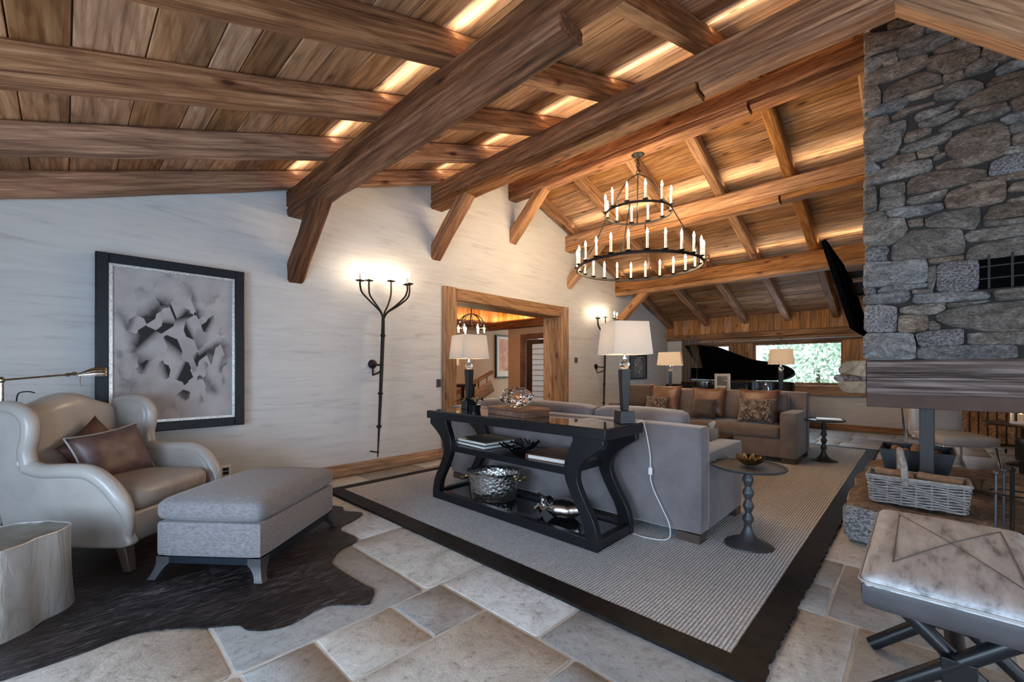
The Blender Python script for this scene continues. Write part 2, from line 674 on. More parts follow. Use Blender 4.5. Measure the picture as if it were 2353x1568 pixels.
def linen(name, a, b_, sc=260.0):
    """woven cloth: fine crossed threads"""
    m, nt, b = new_mat(name)
    L = nt.links
    v = coords(nt, (1, 1, 1))
    n1 = N(nt, 'ShaderNodeTexNoise', i_Scale=1.0, i_Detail=3.0)
    mp1 = N(nt, 'ShaderNodeMapping')
    mp1.inputs['Scale'].default_value = (sc, sc * .1, sc * .25)
    L.new(v, mp1.inputs[0])
    L.new(mp1.outputs[0], n1.inputs[0])
    n2 = N(nt, 'ShaderNodeTexNoise', i_Scale=1.0, i_Detail=3.0)
    mp2 = N(nt, 'ShaderNodeMapping')
    mp2.inputs['Scale'].default_value = (sc * .1, sc, sc)
    L.new(v, mp2.inputs[0])
    L.new(mp2.outputs[0], n2.inputs[0])
    ad = N(nt, 'ShaderNodeMath', operation='ADD')
    L.new(n1.outputs[0], ad.inputs[0])
    L.new(n2.outputs[0], ad.inputs[1])
    r = ramp(nt, [(.78, a), (1.2, b_)])
    hf = N(nt, 'ShaderNodeMath', operation='MULTIPLY', i_1=1.0)
    L.new(ad.outputs[0], hf.inputs[0])
    mr = N(nt, 'ShaderNodeMapRange')
    mr.inputs['From Min'].default_value = .75
    mr.inputs['From Max'].default_value = 1.25
    L.new(hf.outputs[0], mr.inputs[0])
    r = ramp(nt, [(.15, a), (.85, b_)])
    L.new(mr.outputs[0], r.inputs[0])
    L.new(r.outputs[0], b.inputs['Base Color'])
    b.inputs['Roughness'].default_value = .85
    b.inputs['Sheen Weight'].default_value = .2
    bump(nt, b, mr.outputs[0], .2, .003)
    return m


LINEN = linen('linen_grey', (.165, .153, .160), (.275, .258, .268), 420.0)
CURT = linen('curtain_taupe', (.14, .105, .095), (.24, .19, .175))


def shade_mat(name, col):
    m, nt, b = new_mat(name)
    L = nt.links
    b.inputs['Base Color'].default_value = (*col, 1)
    b.inputs['Roughness'].default_value = .8
    tr = N(nt, 'ShaderNodeBsdfTranslucent')
    tr.inputs[0].default_value = (*col, 1)
    v = coords(nt, (25, 25, 160), rand=False)
    n = N(nt, 'ShaderNodeTexNoise', i_Scale=1.0, i_Detail=2.0)
    L.new(v, n.inputs[0])
    bump(nt, b, n.outputs[0], .15, .003)
    mx = N(nt, 'ShaderNodeMixShader')
    mx.inputs[0].default_value = .38
    L.new(b.outputs[0], mx.inputs[1])
    L.new(tr.outputs[0], mx.inputs[2])
    L.new(mx.outputs[0], nt.nodes['Material Output'].inputs[0])
    return m


SHADE = shade_mat('lamp_shade_linen', (.86, .78, .68))


def glass(name, col=(1, 1, 1), rough=.02, ior=1.45):
    m, nt, b = new_mat(name)
    b.inputs['Base Color'].default_value = (*col, 1)
    b.inputs['Transmission Weight'].default_value = 1.0
    b.inputs['Roughness'].default_value = rough
    b.inputs['IOR'].default_value = ior
    return m


CRYSTAL = glass('crystal', (.97, .97, .98), .03)


def pane_mat(name):
    m, nt, b = new_mat(name)
    L = nt.links
    t = N(nt, 'ShaderNodeBsdfTransparent')
    g = N(nt, 'ShaderNodeBsdfGlossy')
    g.inputs['Roughness'].default_value = .02
    fr = N(nt, 'ShaderNodeFresnel', i_IOR=1.45)
    mx = N(nt, 'ShaderNodeMixShader')
    L.new(fr.outputs[0], mx.inputs[0])
    L.new(t.outputs[0], mx.inputs[1])
    L.new(g.outputs[0], mx.inputs[2])
    L.new(mx.outputs[0], nt.nodes['Material Output'].inputs[0])
    return m


PANE = pane_mat('window_glass')


def smoked(name):
    m, nt, b = new_mat(name)
    b.inputs['Base Color'].default_value = (.012, .013, .015, 1)
    b.inputs['Roughness'].default_value = .04
    b.inputs['Specular IOR Level'].default_value = .9
    b.inputs['Coat Weight'].default_value = 1.0
    b.inputs['Coat Roughness'].default_value = .02
    return m


GLASSTOP = smoked('black_glass_top')


def plaster():
    m, nt, b = new_mat('brushed_plaster')
    L = nt.links
    v = coords(nt, (.9, .9, 9), rand=False, rot=(0, .04, 0))
    n = N(nt, 'ShaderNodeTexNoise', i_Scale=1.6, i_Detail=6.0, i_Roughness=.62, i_Distortion=1.2)
    L.new(v, n.inputs[0])
    r = ramp(nt, [(.27, (.49, .485, .49)), (.42, (.63, .622, .62)), (.70, (.70, .695, .69))])
    L.new(n.outputs[0], r.inputs[0])
    L.new(r.outputs[0], b.inputs['Base Color'])
    b.inputs['Roughness'].default_value = .62
    b.inputs['Specular IOR Level'].default_value = .25
    bump(nt, b, n.outputs[0], .35, .01)
    return m


PLASTER = plaster()
WALLBEIGE = plain('beige_wall_paint', (.52, .37, .26), .8, var=.05, vscale=2)
GROUT = plain('pale_grout', (.60, .57, .53), .9, var=.12, vscale=12, bmp=.3)


def tile_mat():
    m, nt, b = new_mat('limestone_flag')
    L = nt.links
    v = coords(nt, (1, 1, 1))
    n = N(nt, 'ShaderNodeTexNoise', i_Scale=3.2, i_Detail=7.0, i_Roughness=.72, i_Distortion=1.6)
    L.new(v, n.inputs[0])
    oi = N(nt, 'ShaderNodeObjectInfo')
    base = ramp(nt, [(0.0, (.31, .30, .29)), (.2, (.52, .485, .44)), (.4, (.37, .36, .35)), (.58, (.60, .585, .565)), (.8, (.47, .43, .385)), (.9, (.56, .545, .53))], 'CONSTANT')
    L.new(oi.outputs['Random'], base.inputs[0])
    r = ramp(nt, [(.30, (.70, .68, .66)), (.5, (1, 1, 1)), (.70, (1.18, 1.18, 1.18))])
    L.new(n.outputs[0], r.inputs[0])
    col = mixc(nt, 1.0, base.outputs[0], r.outputs[0], 'MULTIPLY')
    p = N(nt, 'ShaderNodeTexNoise', i_Scale=26.0, i_Detail=6.0, i_Roughness=.75)
    L.new(v, p.inputs[0])
    rp = ramp(nt, [(.33, (.45, .43, .41)), (.44, (1, 1, 1)), (.62, (1.12, 1.12, 1.12))])
    L.new(p.outputs[0], rp.inputs[0])
    col = mixc(nt, .8, col, rp.outputs[0], 'MULTIPLY')
    L.new(col, b.inputs['Base Color'])
    rr = N(nt, 'ShaderNodeMapRange')
    rr.inputs['To Min'].default_value = .34
    rr.inputs['To Max'].default_value = .66
    L.new(n.outputs[0], rr.inputs[0])
    L.new(rr.outputs[0], b.inputs['Roughness'])
    ad = N(nt, 'ShaderNodeMath', operation='ADD')
    L.new(n.outputs[0], ad.inputs[0])
    L.new(p.outputs[0], ad.inputs[1])
    bump(nt, b, ad.outputs[0], .6, .012)
    return m


TILE = tile_mat()


def stone_mat(name, a, c, lt, speck=None, sscale=55.0):
    m, nt, b = new_mat(name)
    L = nt.links
    v = coords(nt, (1, 1, 1.7))
    n = N(nt, 'ShaderNodeTexNoise', i_Scale=9.0, i_Detail=7.0, i_Roughness=.72, i_Distortion=.9)
    L.new(v, n.inputs[0])
    r = ramp(nt, [(.33, a), (.5, c), (.68, lt)])
    L.new(n.outputs[0], r.inputs[0])
    col = r.outputs[0]
    f = N(nt, 'ShaderNodeTexNoise', i_Scale=sscale, i_Detail=3.0, i_Roughness=.7)
    L.new(v, f.inputs[0])
    if speck:
        rs = ramp(nt, [(.42, (.28, .28, .30)), (.5, (1, 1, 1)), (.6, speck)])
        L.new(f.outputs[0], rs.inputs[0])
        col = mixc(nt, .9, col, rs.outputs[0], 'MULTIPLY')
    else:
        rs = ramp(nt, [(.36, (.5, .5, .5)), (.62, (1.3, 1.3, 1.3))])
        L.new(f.outputs[0], rs.inputs[0])
        col = mixc(nt, .8, col, rs.outputs[0], 'MULTIPLY')
    oi = N(nt, 'ShaderNodeObjectInfo')
    mr = N(nt, 'ShaderNodeMapRange')
    mr.inputs['To Min'].default_value = .72
    mr.inputs['To Max'].default_value = 1.25
    L.new(oi.outputs['Random'], mr.inputs[0])
    hs = N(nt, 'ShaderNodeHueSaturation')
    L.new(mr.outputs[0], hs.inputs['Value'])
    L.new(col, hs.inputs['Color'])
    L.new(hs.outputs[0], b.inputs['Base Color'])
    b.inputs['Roughness'].default_value = .85
    ad = N(nt, 'ShaderNodeMath', operation='ADD')
    L.new(n.outputs[0], ad.inputs[0])
    L.new(f.outputs[0], ad.inputs[1])
    bump(nt, b, ad.outputs[0], 1.0, .028)
    return m


STONES = {
    'b': stone_mat('stone_brown', (.12, .083, .058), (.29, .215, .16), (.52, .415, .33)),
    'g': stone_mat('stone_grey', (.13, .113, .095), (.30, .265, .228), (.54, .49, .44)),
    's': stone_mat('stone_slate', (.14, .135, .133), (.30, .298, .295), (.55, .55, .55)),
    'k': stone_mat('stone_granite', (.30, .285, .285), (.40, .385, .385), (.52, .505, .505), (1.5, 1.5, 1.52), 70.0),
}
HEARTH = stone_mat('granite_hearth', (.32, .32, .33), (.43, .44, .45), (.55, .56, .57), (1.5, 1.52, 1.55), 60.0)
HEARTHTOP = stone_mat('hearth_rough_brown', (.09, .055, .035), (.20, .13, .085), (.34, .24, .165), None, 30.0)


def rug_mat():
    m, nt, b = new_mat('ribbed_wool')
    L = nt.links
    tc = N(nt, 'ShaderNodeTexCoord')
    w = N(nt, 'ShaderNodeTexWave', wave_type='BANDS', bands_direction='Y', i_Scale=18.0, i_Distortion=.5, i_Detail=1.0)
    w.inputs['Detail Scale'].default_value = 6.0
    L.new(tc.outputs['Object'], w.inputs[0])
    n = N(nt, 'ShaderNodeTexNoise', i_Scale=90.0, i_Detail=3.0)
    L.new(tc.outputs['Object'], n.inputs[0])
    r = ramp(nt, [(.10, (.25, .24, .245)), (.42, (.58, .58, .585)), (.85, (.72, .725, .735))])
    L.new(w.outputs[0], r.inputs[0])
    r2 = ramp(nt, [(.35, (.7, .7, .7)), (.65, (1.12, 1.12, 1.12))])
    L.new(n.outputs[0], r2.inputs[0])
    L.new(mixc(nt, 1.0, r.outputs[0], r2.outputs[0], 'MULTIPLY'), b.inputs['Base Color'])
    b.inputs['Roughness'].default_value = .92
    b.inputs['Sheen Weight'].default_value = .2
    ad = N(nt, 'ShaderNodeMath', operation='ADD')
    L.new(w.outputs[0], ad.inputs[0])
    L.new(n.outputs[0], ad.inputs[1])
    bump(nt, b, ad.outputs[0], .6, .006)
    return m


RUG = rug_mat()


def hide_mat():
    m, nt, b = new_mat('cow_hide')
    L = nt.links
    v = coords(nt, (9, 60, 20), rand=False, rot=(0, 0, .45))
    n = N(nt, 'ShaderNodeTexNoise', i_Scale=1.0, i_Detail=7.0, i_Roughness=.65, i_Distortion=1.6)
    L.new(v, n.inputs[0])
    v2 = coords(nt, (2.2, 2.2, 2.2), rand=False)
    n2 = N(nt, 'ShaderNodeTexNoise', i_Scale=1.0, i_Detail=3.0)
    L.new(v2, n2.inputs[0])
    r = ramp(nt, [(.38, (.005, .0045, .0045)), (.50, (.014, .012, .013)), (.62, (.075, .068, .076)), (.74, (.26, .25, .27))])  # pale bluish stops paint the sheen along the hair
    L.new(n.outputs[0], r.inputs[0])
    r2 = ramp(nt, [(.36, (.3, .28, .28)), (.64, (1.8, 1.65, 1.65))])
    L.new(n2.outputs[0], r2.inputs[0])
    L.new(mixc(nt, 1.0, r.outputs[0], r2.outputs[0], 'MULTIPLY'), b.inputs['Base Color'])
    b.inputs['Roughness'].default_value = .45
    b.inputs['Specular IOR Level'].default_value = .3
    bump(nt, b, n.outputs[0], .6, .012)
    return m


HIDE = hide_mat()


def ottleather():
    m, nt, b = new_mat('distressed_leather')
    L = nt.links
    v = coords(nt, (5, 26, 26), rand=False, rot=(0, 0, PI / 2))
    n = N(nt, 'ShaderNodeTexNoise', i_Scale=1.0, i_Detail=6.0, i_Roughness=.65)
    L.new(v, n.inputs[0])
    r = ramp(nt, [(.32, (.18, .178, .19)), (.46, (.46, .46, .48)), (.70, (.68, .685, .71))])
    L.new(n.outputs[0], r.inputs[0])
    L.new(r.outputs[0], b.inputs['Base Color'])
    b.inputs['Roughness'].default_value = .5
    bump(nt, b, n.outputs[0], .25, .005)
    return m


STOOLTOP = ottleather()
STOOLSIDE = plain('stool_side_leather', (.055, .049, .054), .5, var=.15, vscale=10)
PIPING = plain('seam_piping', (.42, .40, .395), .5)


def stump_mat():
    m, nt, b = new_mat('silvered_cast_stump')
    L = nt.links
    v = coords(nt, (9, 9, 2.2), rand=False)
    n = N(nt, 'ShaderNodeTexNoise', i_Scale=1.0, i_Detail=5.0, i_Roughness=.6, i_Distortion=1.0)
    L.new(v, n.inputs[0])
    r = ramp(nt, [(.3, (.52, .51, .48)), (.7, (.84, .84, .83))])
    L.new(n.outputs[0], r.inputs[0])
    L.new(r.outputs[0], b.inputs['Base Color'])
    b.inputs['Metallic'].default_value = .6
    b.inputs['Roughness'].default_value = .32
    bump(nt, b, n.outputs[0], .6, .02)
    return m


STUMP = stump_mat()
STUMPTOP = plain('stump_top_metal', (.30, .285, .25), .42, metal=.8, var=.25, vscale=12, bmp=.2)


def hammered():
    m, nt, b = new_mat('hammered_silver')
    L = nt.links
    v = coords(nt, (1, 1, 1), rand=False)
    vo = N(nt, 'ShaderNodeTexVoronoi', i_Scale=40.0)
    L.new(v, vo.inputs[0])
    b.inputs['Base Color'].default_value = (.80, .79, .78, 1)
    b.inputs['Metallic'].default_value = 1.0
    b.inputs['Roughness'].default_value = .26
    bump(nt, b, vo.outputs[0], .8, .006)
    return m


HAMMER = hammered()


def painting_mat(name, paper, ink, sc, spread):
    """generic angular composition: shaded facets that thin out towards the edges"""
    m, nt, b = new_mat(name)
    L = nt.links
    tc = N(nt, 'ShaderNodeTexCoord')
    mp = N(nt, 'ShaderNodeMapping')
    mp.inputs['Rotation'].default_value = (0, .5, 0)
    mp.inputs['Scale'].default_value = (sc, 1, sc * .62)
    L.new(tc.outputs['Object'], mp.inputs[0])
    vo = N(nt, 'ShaderNodeTexVoronoi', i_Scale=1.0, i_Randomness=1.0)
    vo.distance = 'MANHATTAN'
    L.new(mp.outputs[0], vo.inputs[0])
    # shading across each facet
    sub = N(nt, 'ShaderNodeVectorMath', operation='SUBTRACT')
    L.new(mp.outputs[0], sub.inputs[0])
    L.new(vo.outputs['Position'], sub.inputs[1])
    rnd = N(nt, 'ShaderNodeVectorMath', operation='SUBTRACT')
    rnd.inputs[1].default_value = (.5, .5, .5)
    L.new(vo.outputs['Color'], rnd.inputs[0])
    dt = N(nt, 'ShaderNodeVectorMath', operation='DOT_PRODUCT')
    L.new(sub.outputs[0], dt.inputs[0])
    L.new(rnd.outputs[0], dt.inputs[1])
    mr = N(nt, 'ShaderNodeMapRange')
    mr.inputs['From Min'].default_value = -.05
    mr.inputs['From Max'].default_value = .12
    L.new(dt.outputs['Value'], mr.inputs[0])
    pw = N(nt, 'ShaderNodeMath', operation='POWER', i_1=1.8)
    L.new(mr.outputs[0], pw.inputs[0])
    # falloff from the middle of the canvas
    mp2 = N(nt, 'ShaderNodeMapping')
    mp2.inputs['Scale'].default_value = (1 / spread[0], 0, 1 / spread[1])
    L.new(tc.outputs['Object'], mp2.inputs[0])
    ln = N(nt, 'ShaderNodeVectorMath', operation='LENGTH')
    L.new(mp2.outputs[0], ln.inputs[0])
    no = N(nt, 'ShaderNodeTexNoise', i_Scale=7.0, i_Detail=5.0)
    L.new(tc.outputs['Object'], no.inputs[0])
    ad = N(nt, 'ShaderNodeMath', operation='MULTIPLY_ADD', i_1=.9, i_2=-.45)
    L.new(no.outputs[0], ad.inputs[0])
    a2 = N(nt, 'ShaderNodeMath', operation='ADD')
    L.new(ln.outputs['Value'], a2.inputs[0])
    L.new(ad.outputs[0], a2.inputs[1])
    fo = ramp(nt, [(.55, (1, 1, 1)), (1.05, (0, 0, 0))])
    L.new(a2.outputs[0], fo.inputs[0])
    mu = N(nt, 'ShaderNodeMath', operation='MULTIPLY')
    L.new(pw.outputs[0], mu.inputs[0])
    L.new(fo.outputs[0], mu.inputs[1])
    pr = ramp(nt, [(.3, tuple(c * .86 for c in paper)), (.7, tuple(min(1, c * 1.1) for c in paper))])
    L.new(no.outputs[0], pr.inputs[0])
    L.new(mixc(nt, mu.outputs[0], pr.outputs[0], ink), b.inputs['Base Color'])
    b.inputs['Roughness'].default_value = .7
    return m


CANVAS = painting_mat('canvas_facets', (.46, .44, .45), (.015, .014, .015), 8.5, (.44, .60))
POSTER = plain('poster_salmon', (.62, .30, .22), .7, var=.35, vscale=6)
MATBOARD = plain('mat_board', (.72, .64, .54), .8)
PHOTO = painting_mat('photo_dark', (.11, .11, .115), (.5, .5, .5), 16.0, (.25, .3))


def leaf_mat():
    m, nt, b = new_mat('garden_leaf')
    L = nt.links
    oi = N(nt, 'ShaderNodeNewGeometry')
    r = ramp(nt, [(0, (.22, .34, .25)), (.5, (.42, .56, .45)), (1, (.74, .84, .76))])
    L.new(oi.outputs['Random Per Island'], r.inputs[0])
    L.new(r.outputs[0], b.inputs['Base Color'])
    b.inputs['Roughness'].default_value = .5
    tr = N(nt, 'ShaderNodeBsdfTranslucent')
    L.new(r.outputs[0], tr.inputs[0])
    mx = N(nt, 'ShaderNodeMixShader')
    mx.inputs[0].default_value = .45
    L.new(b.outputs[0], mx.inputs[1])
    L.new(tr.outputs[0], mx.inputs[2])
    L.new(mx.outputs[0], nt.nodes['Material Output'].inputs[0])
    return m


LEAF = leaf_mat()
PLANTLEAF = plain('dark_plant_leaf', (.02, .028, .018), .4)
BARK = plain('bark', (.08, .06, .045), .9, var=.3, vscale=10)
LAWN = plain('garden_lawn', (.16, .26, .12), .95, var=.3, vscale=4)


def fur_mat():
    m, nt, b = new_mat('patterned_fur')
    L = nt.links
    v = coords(nt, (16, 16, 16))
    n = N(nt, 'ShaderNodeTexNoise', i_Scale=1.0, i_Detail=4.0, i_Distortion=2.2)
    L.new(v, n.inputs[0])
    r = ramp(nt, [(.40, (.022, .015, .012)), (.5, (.12, .085, .07)), (.62, (.30, .24, .20))])
    L.new(n.outputs[0], r.inputs[0])
    L.new(r.outputs[0], b.inputs['Base Color'])
    b.inputs['Roughness'].default_value = .7
    b.inputs['Sheen Weight'].default_value = .4
    bump(nt, b, n.outputs[0], .6, .01)
    return m


FUR = fur_mat()
WICKER = plain('grey_willow', (.36, .335, .32), .8, var=.35, vscale=30, bmp=.3)
WICKERDK = plain('willow_shadow', (.045, .04, .038), .95)
BIRCH = plain('birch_handle', (.34, .31, .275), .8, var=.45, vscale=25, bmp=.4)

# ------------------------------------------------------------------ room shell
YW = 4.70            # plaster wall with the doorway (along X)
XW = 10.75           # far window wall
XR = 4.93            # ridge
X_F, Y_R = -1.70, -3.20


def zb(x):           # underside of the rafters
    return 4.169 - .34 * (XR - x) if x < XR else 4.169 - .33 * (x - XR)


RD = .175            # rafter depth
RY = [4.61, 3.72, 2.87, 2.05, 1.21, .37, -.47, -1.31, -2.15, -2.99]


def ztop(x):
    return zb(x) + RD + .01


# floor: grout bed and stone flags
fl = MB()
fl.bb(X_F - .2, XW + .2, Y_R - .2, 5.1, -.12, -.007)
floor = fl.build('floor', GROUT)
tag(floor, 'stone flag floor with pale grout joints', None, None, 'structure')
rt = random.Random(11)
tiles = [(-.4, .45, 2.87, 3.6), (.45, 1.40, 2.87, 3.6), (1.40, 2.3, 2.87, 3.6),
         (-.4, .465, 1.95, 2.87), (.465, 1.365, 1.95, 2.87), (1.365, 2.3, 1.95, 2.87),
         (-.4, .475, 1.04, 1.95), (.475, .765, 1.04, 1.95), (.765, 1.15, 1.58, 1.95), (1.15, 1.46, 1.58, 1.95), (1.46, 2.3, 1.24, 1.95),
         (.765, 1.46, 1.04, 1.58), (1.46, 2.3, .5, 1.24), (-.4, .6, .5, 1.04), (.6, 1.28, .5, 1.04), (1.28, 1.46, .5, 1.04),
         (2.3, 2.56, .5, .9), (2.56, 2.915, .335, .9), (2.915, 3.335, .335, .9), (3.335, 4.2, -.3, .9),
         (2.57, 3.335, -.3, .335), (2.06, 2.57, -.3, .21), (1.75, 2.06, -.3, .21), (1.75, 2.56, .21, .5)]
for z in ((-1.7, -.4, .5, 4.7), (-.4, 2.3, 3.6, 4.7), (2.3, 10.75, 3.6, 4.7), (2.3, 6.6, .9, 3.6), (6.6, 10.75, .3, 3.6), (4.2, 6.6, -.3, .9),
          (6.6, 10.75, -3.2, .3), (1.75, 6.6, -3.2, -.3), (-1.7, 1.75, -3.2, .5)):
    tiles += guillotine(*z, .28, .62, rt, 1.35)
for x0, x1, y0, y1 in tiles:
    g = .008
    pts = []
    for (ax, ay), (bx, by) in (((x0, y0), (x1, y0)), ((x1, y0), (x1, y1)), ((x1, y1), (x0, y1)), ((x0, y1), (x0, y0))):
        for t in (.03, .3, .68, .97):
            px_, py_ = ax + (bx - ax) * t, ay + (by - ay) * t
            cx, cy = (x0 + x1) / 2, (y0 + y1) / 2
            px_ = min(max(px_, x0 + g), x1 - g) + rt.uniform(-.004, .004)
            py_ = min(max(py_, y0 + g), y1 - g) + rt.uniform(-.004, .004)
            pts.append((px_, py_))
    slab('tile', pts, -.02, rt.uniform(-.0025, 0), TILE, floor, inset=.0055)

# ceiling: boards, rafters, purlins, braces
ceiling = struct('ceiling', 'pitched timber ceiling of old boards, rafters and heavy beams')


def slope_boards(xa, xb, mat, seed):
    rnd = random.Random(seed)
    x = xa
    s = math.copysign(1, xb - xa)
    while (xb - x) * s > .02:
        w = min(rnd.choice((.15, .19, .22, .26)), abs(xb - x))
        xm = x + s * w / 2
        th = math.atan(.34 if xm < XR else -.33)
        up = (-math.sin(th), 0, math.cos(th))
        cuts = [Y_R - .1] + sorted(rnd.sample([q for q in RY[1:-1]], 2)) + [YW + .02]
        for a, b in zip(cuts[:-1], cuts[1:]):
            z = zb(xm) + (RD + .014) / math.cos(th)
            timber('plank', (xm, a + .002, z + rnd.uniform(0, .004)), (xm, b - .002, z), w / math.cos(th) - .006, .028, mat, ceiling, up=up, jit=.0015, ch=.004, step=1.6, seed=rnd.random())
        x += s * w


dk = MB()
for xa, xb in ((X_F - .3, XR), (XR, XW + .3)):
    dk.prism([(xa, zb(xa) + RD + .06), (xb, zb(xb) + RD + .06), (xb, zb(xb) + RD + .12), (xa, zb(xa) + RD + .12)], Y_R - .3, YW + .1, axis=1)
dk.build('light_stop_deck', DARKWOOD, ceiling)  # added slab, stops daylight leaking through the plank gaps
slope_boards(XR, X_F - .1, PLANK, 3)
slope_boards(XR, XW + .1, PLANK_R, 4)
for y in RY:
    for xa, xb, m, k in ((X_F - .05, XR, RAFT, .34), (XR, XW + .02, RAFT_R, -.33)):
        th = math.atan(k)
        up = (-math.sin(th), 0, math.cos(th))
        dz = RD / 2 / math.cos(th)
        timber('rafter', (xa, y, zb(xa) + dz), (xb, y, zb(xb) + dz), .125, RD, m, ceiling, up=up, jit=.007)


def purlin(x0, x1, z0, mat, ynotch=None, step=.03, gap=.012, lo=.09):
    xc, w = (x0 + x1) / 2, x1 - x0
    zt = min(zb(x0), zb(x1)) + .02
    timber('beam', (xc, Y_R - .1, (z0 + lo + zt) / 2), (xc, YW + .05, (z0 + lo + zt) / 2), w, zt - z0 - lo, mat, ceiling, jit=.008)
    if ynotch is None:
        timber('beam', (xc, Y_R - .1, z0 + lo / 2 + .004), (xc, YW + .05, z0 + lo / 2 + .004), w - .006, lo, mat, ceiling, jit=.006)
    else:
        timber('beam', (xc, ynotch + gap, z0 + lo / 2 + .004), (xc, YW + .05, z0 + lo / 2 + .004), w, lo, mat, ceiling, jit=.006)
        if step < lo:
            timber('beam', (xc, Y_R - .1, z0 + step + (lo - step) / 2 + .002), (xc, ynotch - gap, z0 + step + (lo - step) / 2 + .002), w - .01, lo - step, mat, ceiling, jit=.006)
    # light strip resting on the top edge, one length per rafter bay
    ys = RY
    for a, b in zip(ys[1:], ys[:-1]):
        l = area('cove_strip', (x0 + .03, (a + b) / 2, zt + .120), (PI, 0, 0), .02, b - a - .16, 1.15, (1.0, .88, .66))
        l.parent = ceiling


purlin(1.575, 1.760, 2.777, BEAM_DK, 1.20, .09, 0, .09)
purlin(3.363, 3.560, 3.345, BEAM, 1.24, .02)
purlin(4.842, 5.030, 3.880, BEAM, 1.27, .012)
purlin(6.340, 6.540, 3.367, RAFT_R, 1.30, .012)
purlin(8.108, 8.310, 2.767, RAFT_R)
for x0, zc, m in ((1.58, 2.777, BEAM_DK), (3.363, 3.345, BEAM), (4.862, 3.88, RAFT_R), (6.397, 3.367, RAFT_R), (8.14, 2.767, RAFT_R)):
    xc = x0 + .085
    timber('brace', (xc, YW + .14, zc - .70), (xc, YW - .76, zc + .155), .165, .15, m, ceiling, up=(0, 1, 1), jit=.008)
# the matching brace and post at the other end of the second beam, beside the chimney
timber('brace', (3.45, .12, 3.49), (3.45, -1.22, 2.12), .17, .16, RAFT_R, ceiling, up=(0, -1, 1), jit=.006)
timber('post', (3.45, -1.32, 0), (3.45, -1.32, 3.36), .2, .2, RAFT_R, ceiling, up=(0, 1, 0), jit=.006)

# plaster gable wall with the doorway
wl = MB()
xs = [X_F - .2, 3.66, XR, 6.285, XW + .2]
for a, b in zip(xs[:-1], xs[1:]):
    lo = 2.25 if a >= 3.6 and b <= 6.3 else -.05
    wl.prism([(a, lo), (b, lo), (b, ztop(b) + .1), (a, ztop(a) + .1)], YW, YW + .36, axis=1)
wall_left = wl.build('wall_left', PLASTER)
tag(wall_left, 'white brushed plaster gable wall', None, None, 'structure')

trim1 = struct('trim_1', 'heavy old timber frame of the wide doorway')
timber('post', (3.66, YW + .17, 0), (3.66, YW + .17, 2.345), .44, .23, TRIMW, trim1, up=(1, 0, 0), jit=.004)
timber('post', (6.284, YW + .17, 0), (6.284, YW + .17, 2.345), .44, .225, TRIMW, trim1, up=(1, 0, 0), jit=.004)
timber('lintel', (3.775, YW + .17, 2.252), (6.17, YW + .17, 2.252), .43, .183, TRIMW, trim1, jit=.004)

bl = struct('baseboard_left', 'brown wooden skirting along the plaster wall')
timber('board', (X_F, YW - .018, .068), (3.54, YW - .018, .068), .036, .135, TRIMW, bl, jit=.001, ch=.006)
timber('board', (6.40, YW - .018, .068), (XW, YW - .018, .068), .036, .135, TRIMW, bl, jit=.001, ch=.006)

# far wall with the long window
wb = MB()
T = .24
for y0, y1, z0, z1 in ((Y_R, -.44, -.05, 2.9), (-.44, -.05, 1.95, 2.9), (-.05, 1.10, -.05, 2.9), (1.10, 2.73, -.05, .89), (1.10, 2.73, 1.80, 2.9), (2.73, 3.21, -.05, 2.9),
                       (3.21, 3.92, -.05, .89), (3.21, 3.92, 1.80, 2.9), (3.92, YW + .2, -.05, 2.9)):
    wb.bb(XW, XW + T, y0, y1, z0, z1)
wall_back = wb.build('wall_back', PLASTER)
tag(wall_back, 'far white wall clad with honey coloured boards above the window', None, None, 'structure')
y = Y_R
k = 0
rb = random.Random(5)
while y < YW - .01:
    w = min(rb.uniform(.12, .19), YW - y)
    timber('board', (XW - .012, y + w / 2, 2.07), (XW - .012, y + w / 2, 2.50), w - .004, .024, BOARD, wall_back, up=(-1, 0, 0), jit=.0006, ch=.003, step=1)
    y += w
timber('rail', (XW - .04, Y_R, 2.0), (XW - .04, YW, 2.0), .08, .13, TRIMW, wall_back, jit=.003)
timber('head_board', (XW - .02, .72, 1.87), (XW - .02, 4.27, 1.87), .05, .14, TRIMW, wall_back, jit=.002)
timber('sill_beam', (XW - .05, .0, .785), (XW - .05, 4.1, .785), .12, .215, TRIMW, wall_back, jit=.004)
for ya, yb in ((.72, 1.11), (2.72, 3.22)):
    n = 3
    for q in range(n):
        w = (yb - ya) / n
        timber('board', (XW - .015, ya + w * (q + .5), .88), (XW - .015, ya + w * (q + .5), 1.94), w - .006, .03, BOARD if ya < 2 else TRIMW, wall_back, up=(-1, 0, 0), jit=.001, ch=.004, step=1)
bbk = struct('baseboard_back', 'brown wooden skirting under the far window')
timber('board', (XW - .02, -.05, .055), (XW - .02, YW, .055), .04, .11, TRIMW, bbk, jit=.001, ch=.006)


def window(name, y0, y1, z0, z1, nm, label):
    w = struct(name, label)
    f = MB()
    b = .045
    x0, x1 = XW + .05, XW + .12
    f.bb(x0, x1, y0, y0 + b, z0, z1).bb(x0, x1, y1 - b, y1, z0, z1).bb(x0, x1, y0 + b, y1 - b, z0, z0 + b).bb(x0, x1, y0 + b, y1 - b, z1 - b, z1)
    f.build('frame', TRIMW, w, bevel=.004)
    for q in range(nm):
        ya = y0 + b + (y1 - y0 - 2 * b) * q / nm
        yb = y0 + b + (y1 - y0 - 2 * b) * (q + 1) / nm
        MB().bb(XW + .08, XW + .086, ya, yb, z0 + b, z1 - b).build('pane', PANE, w)


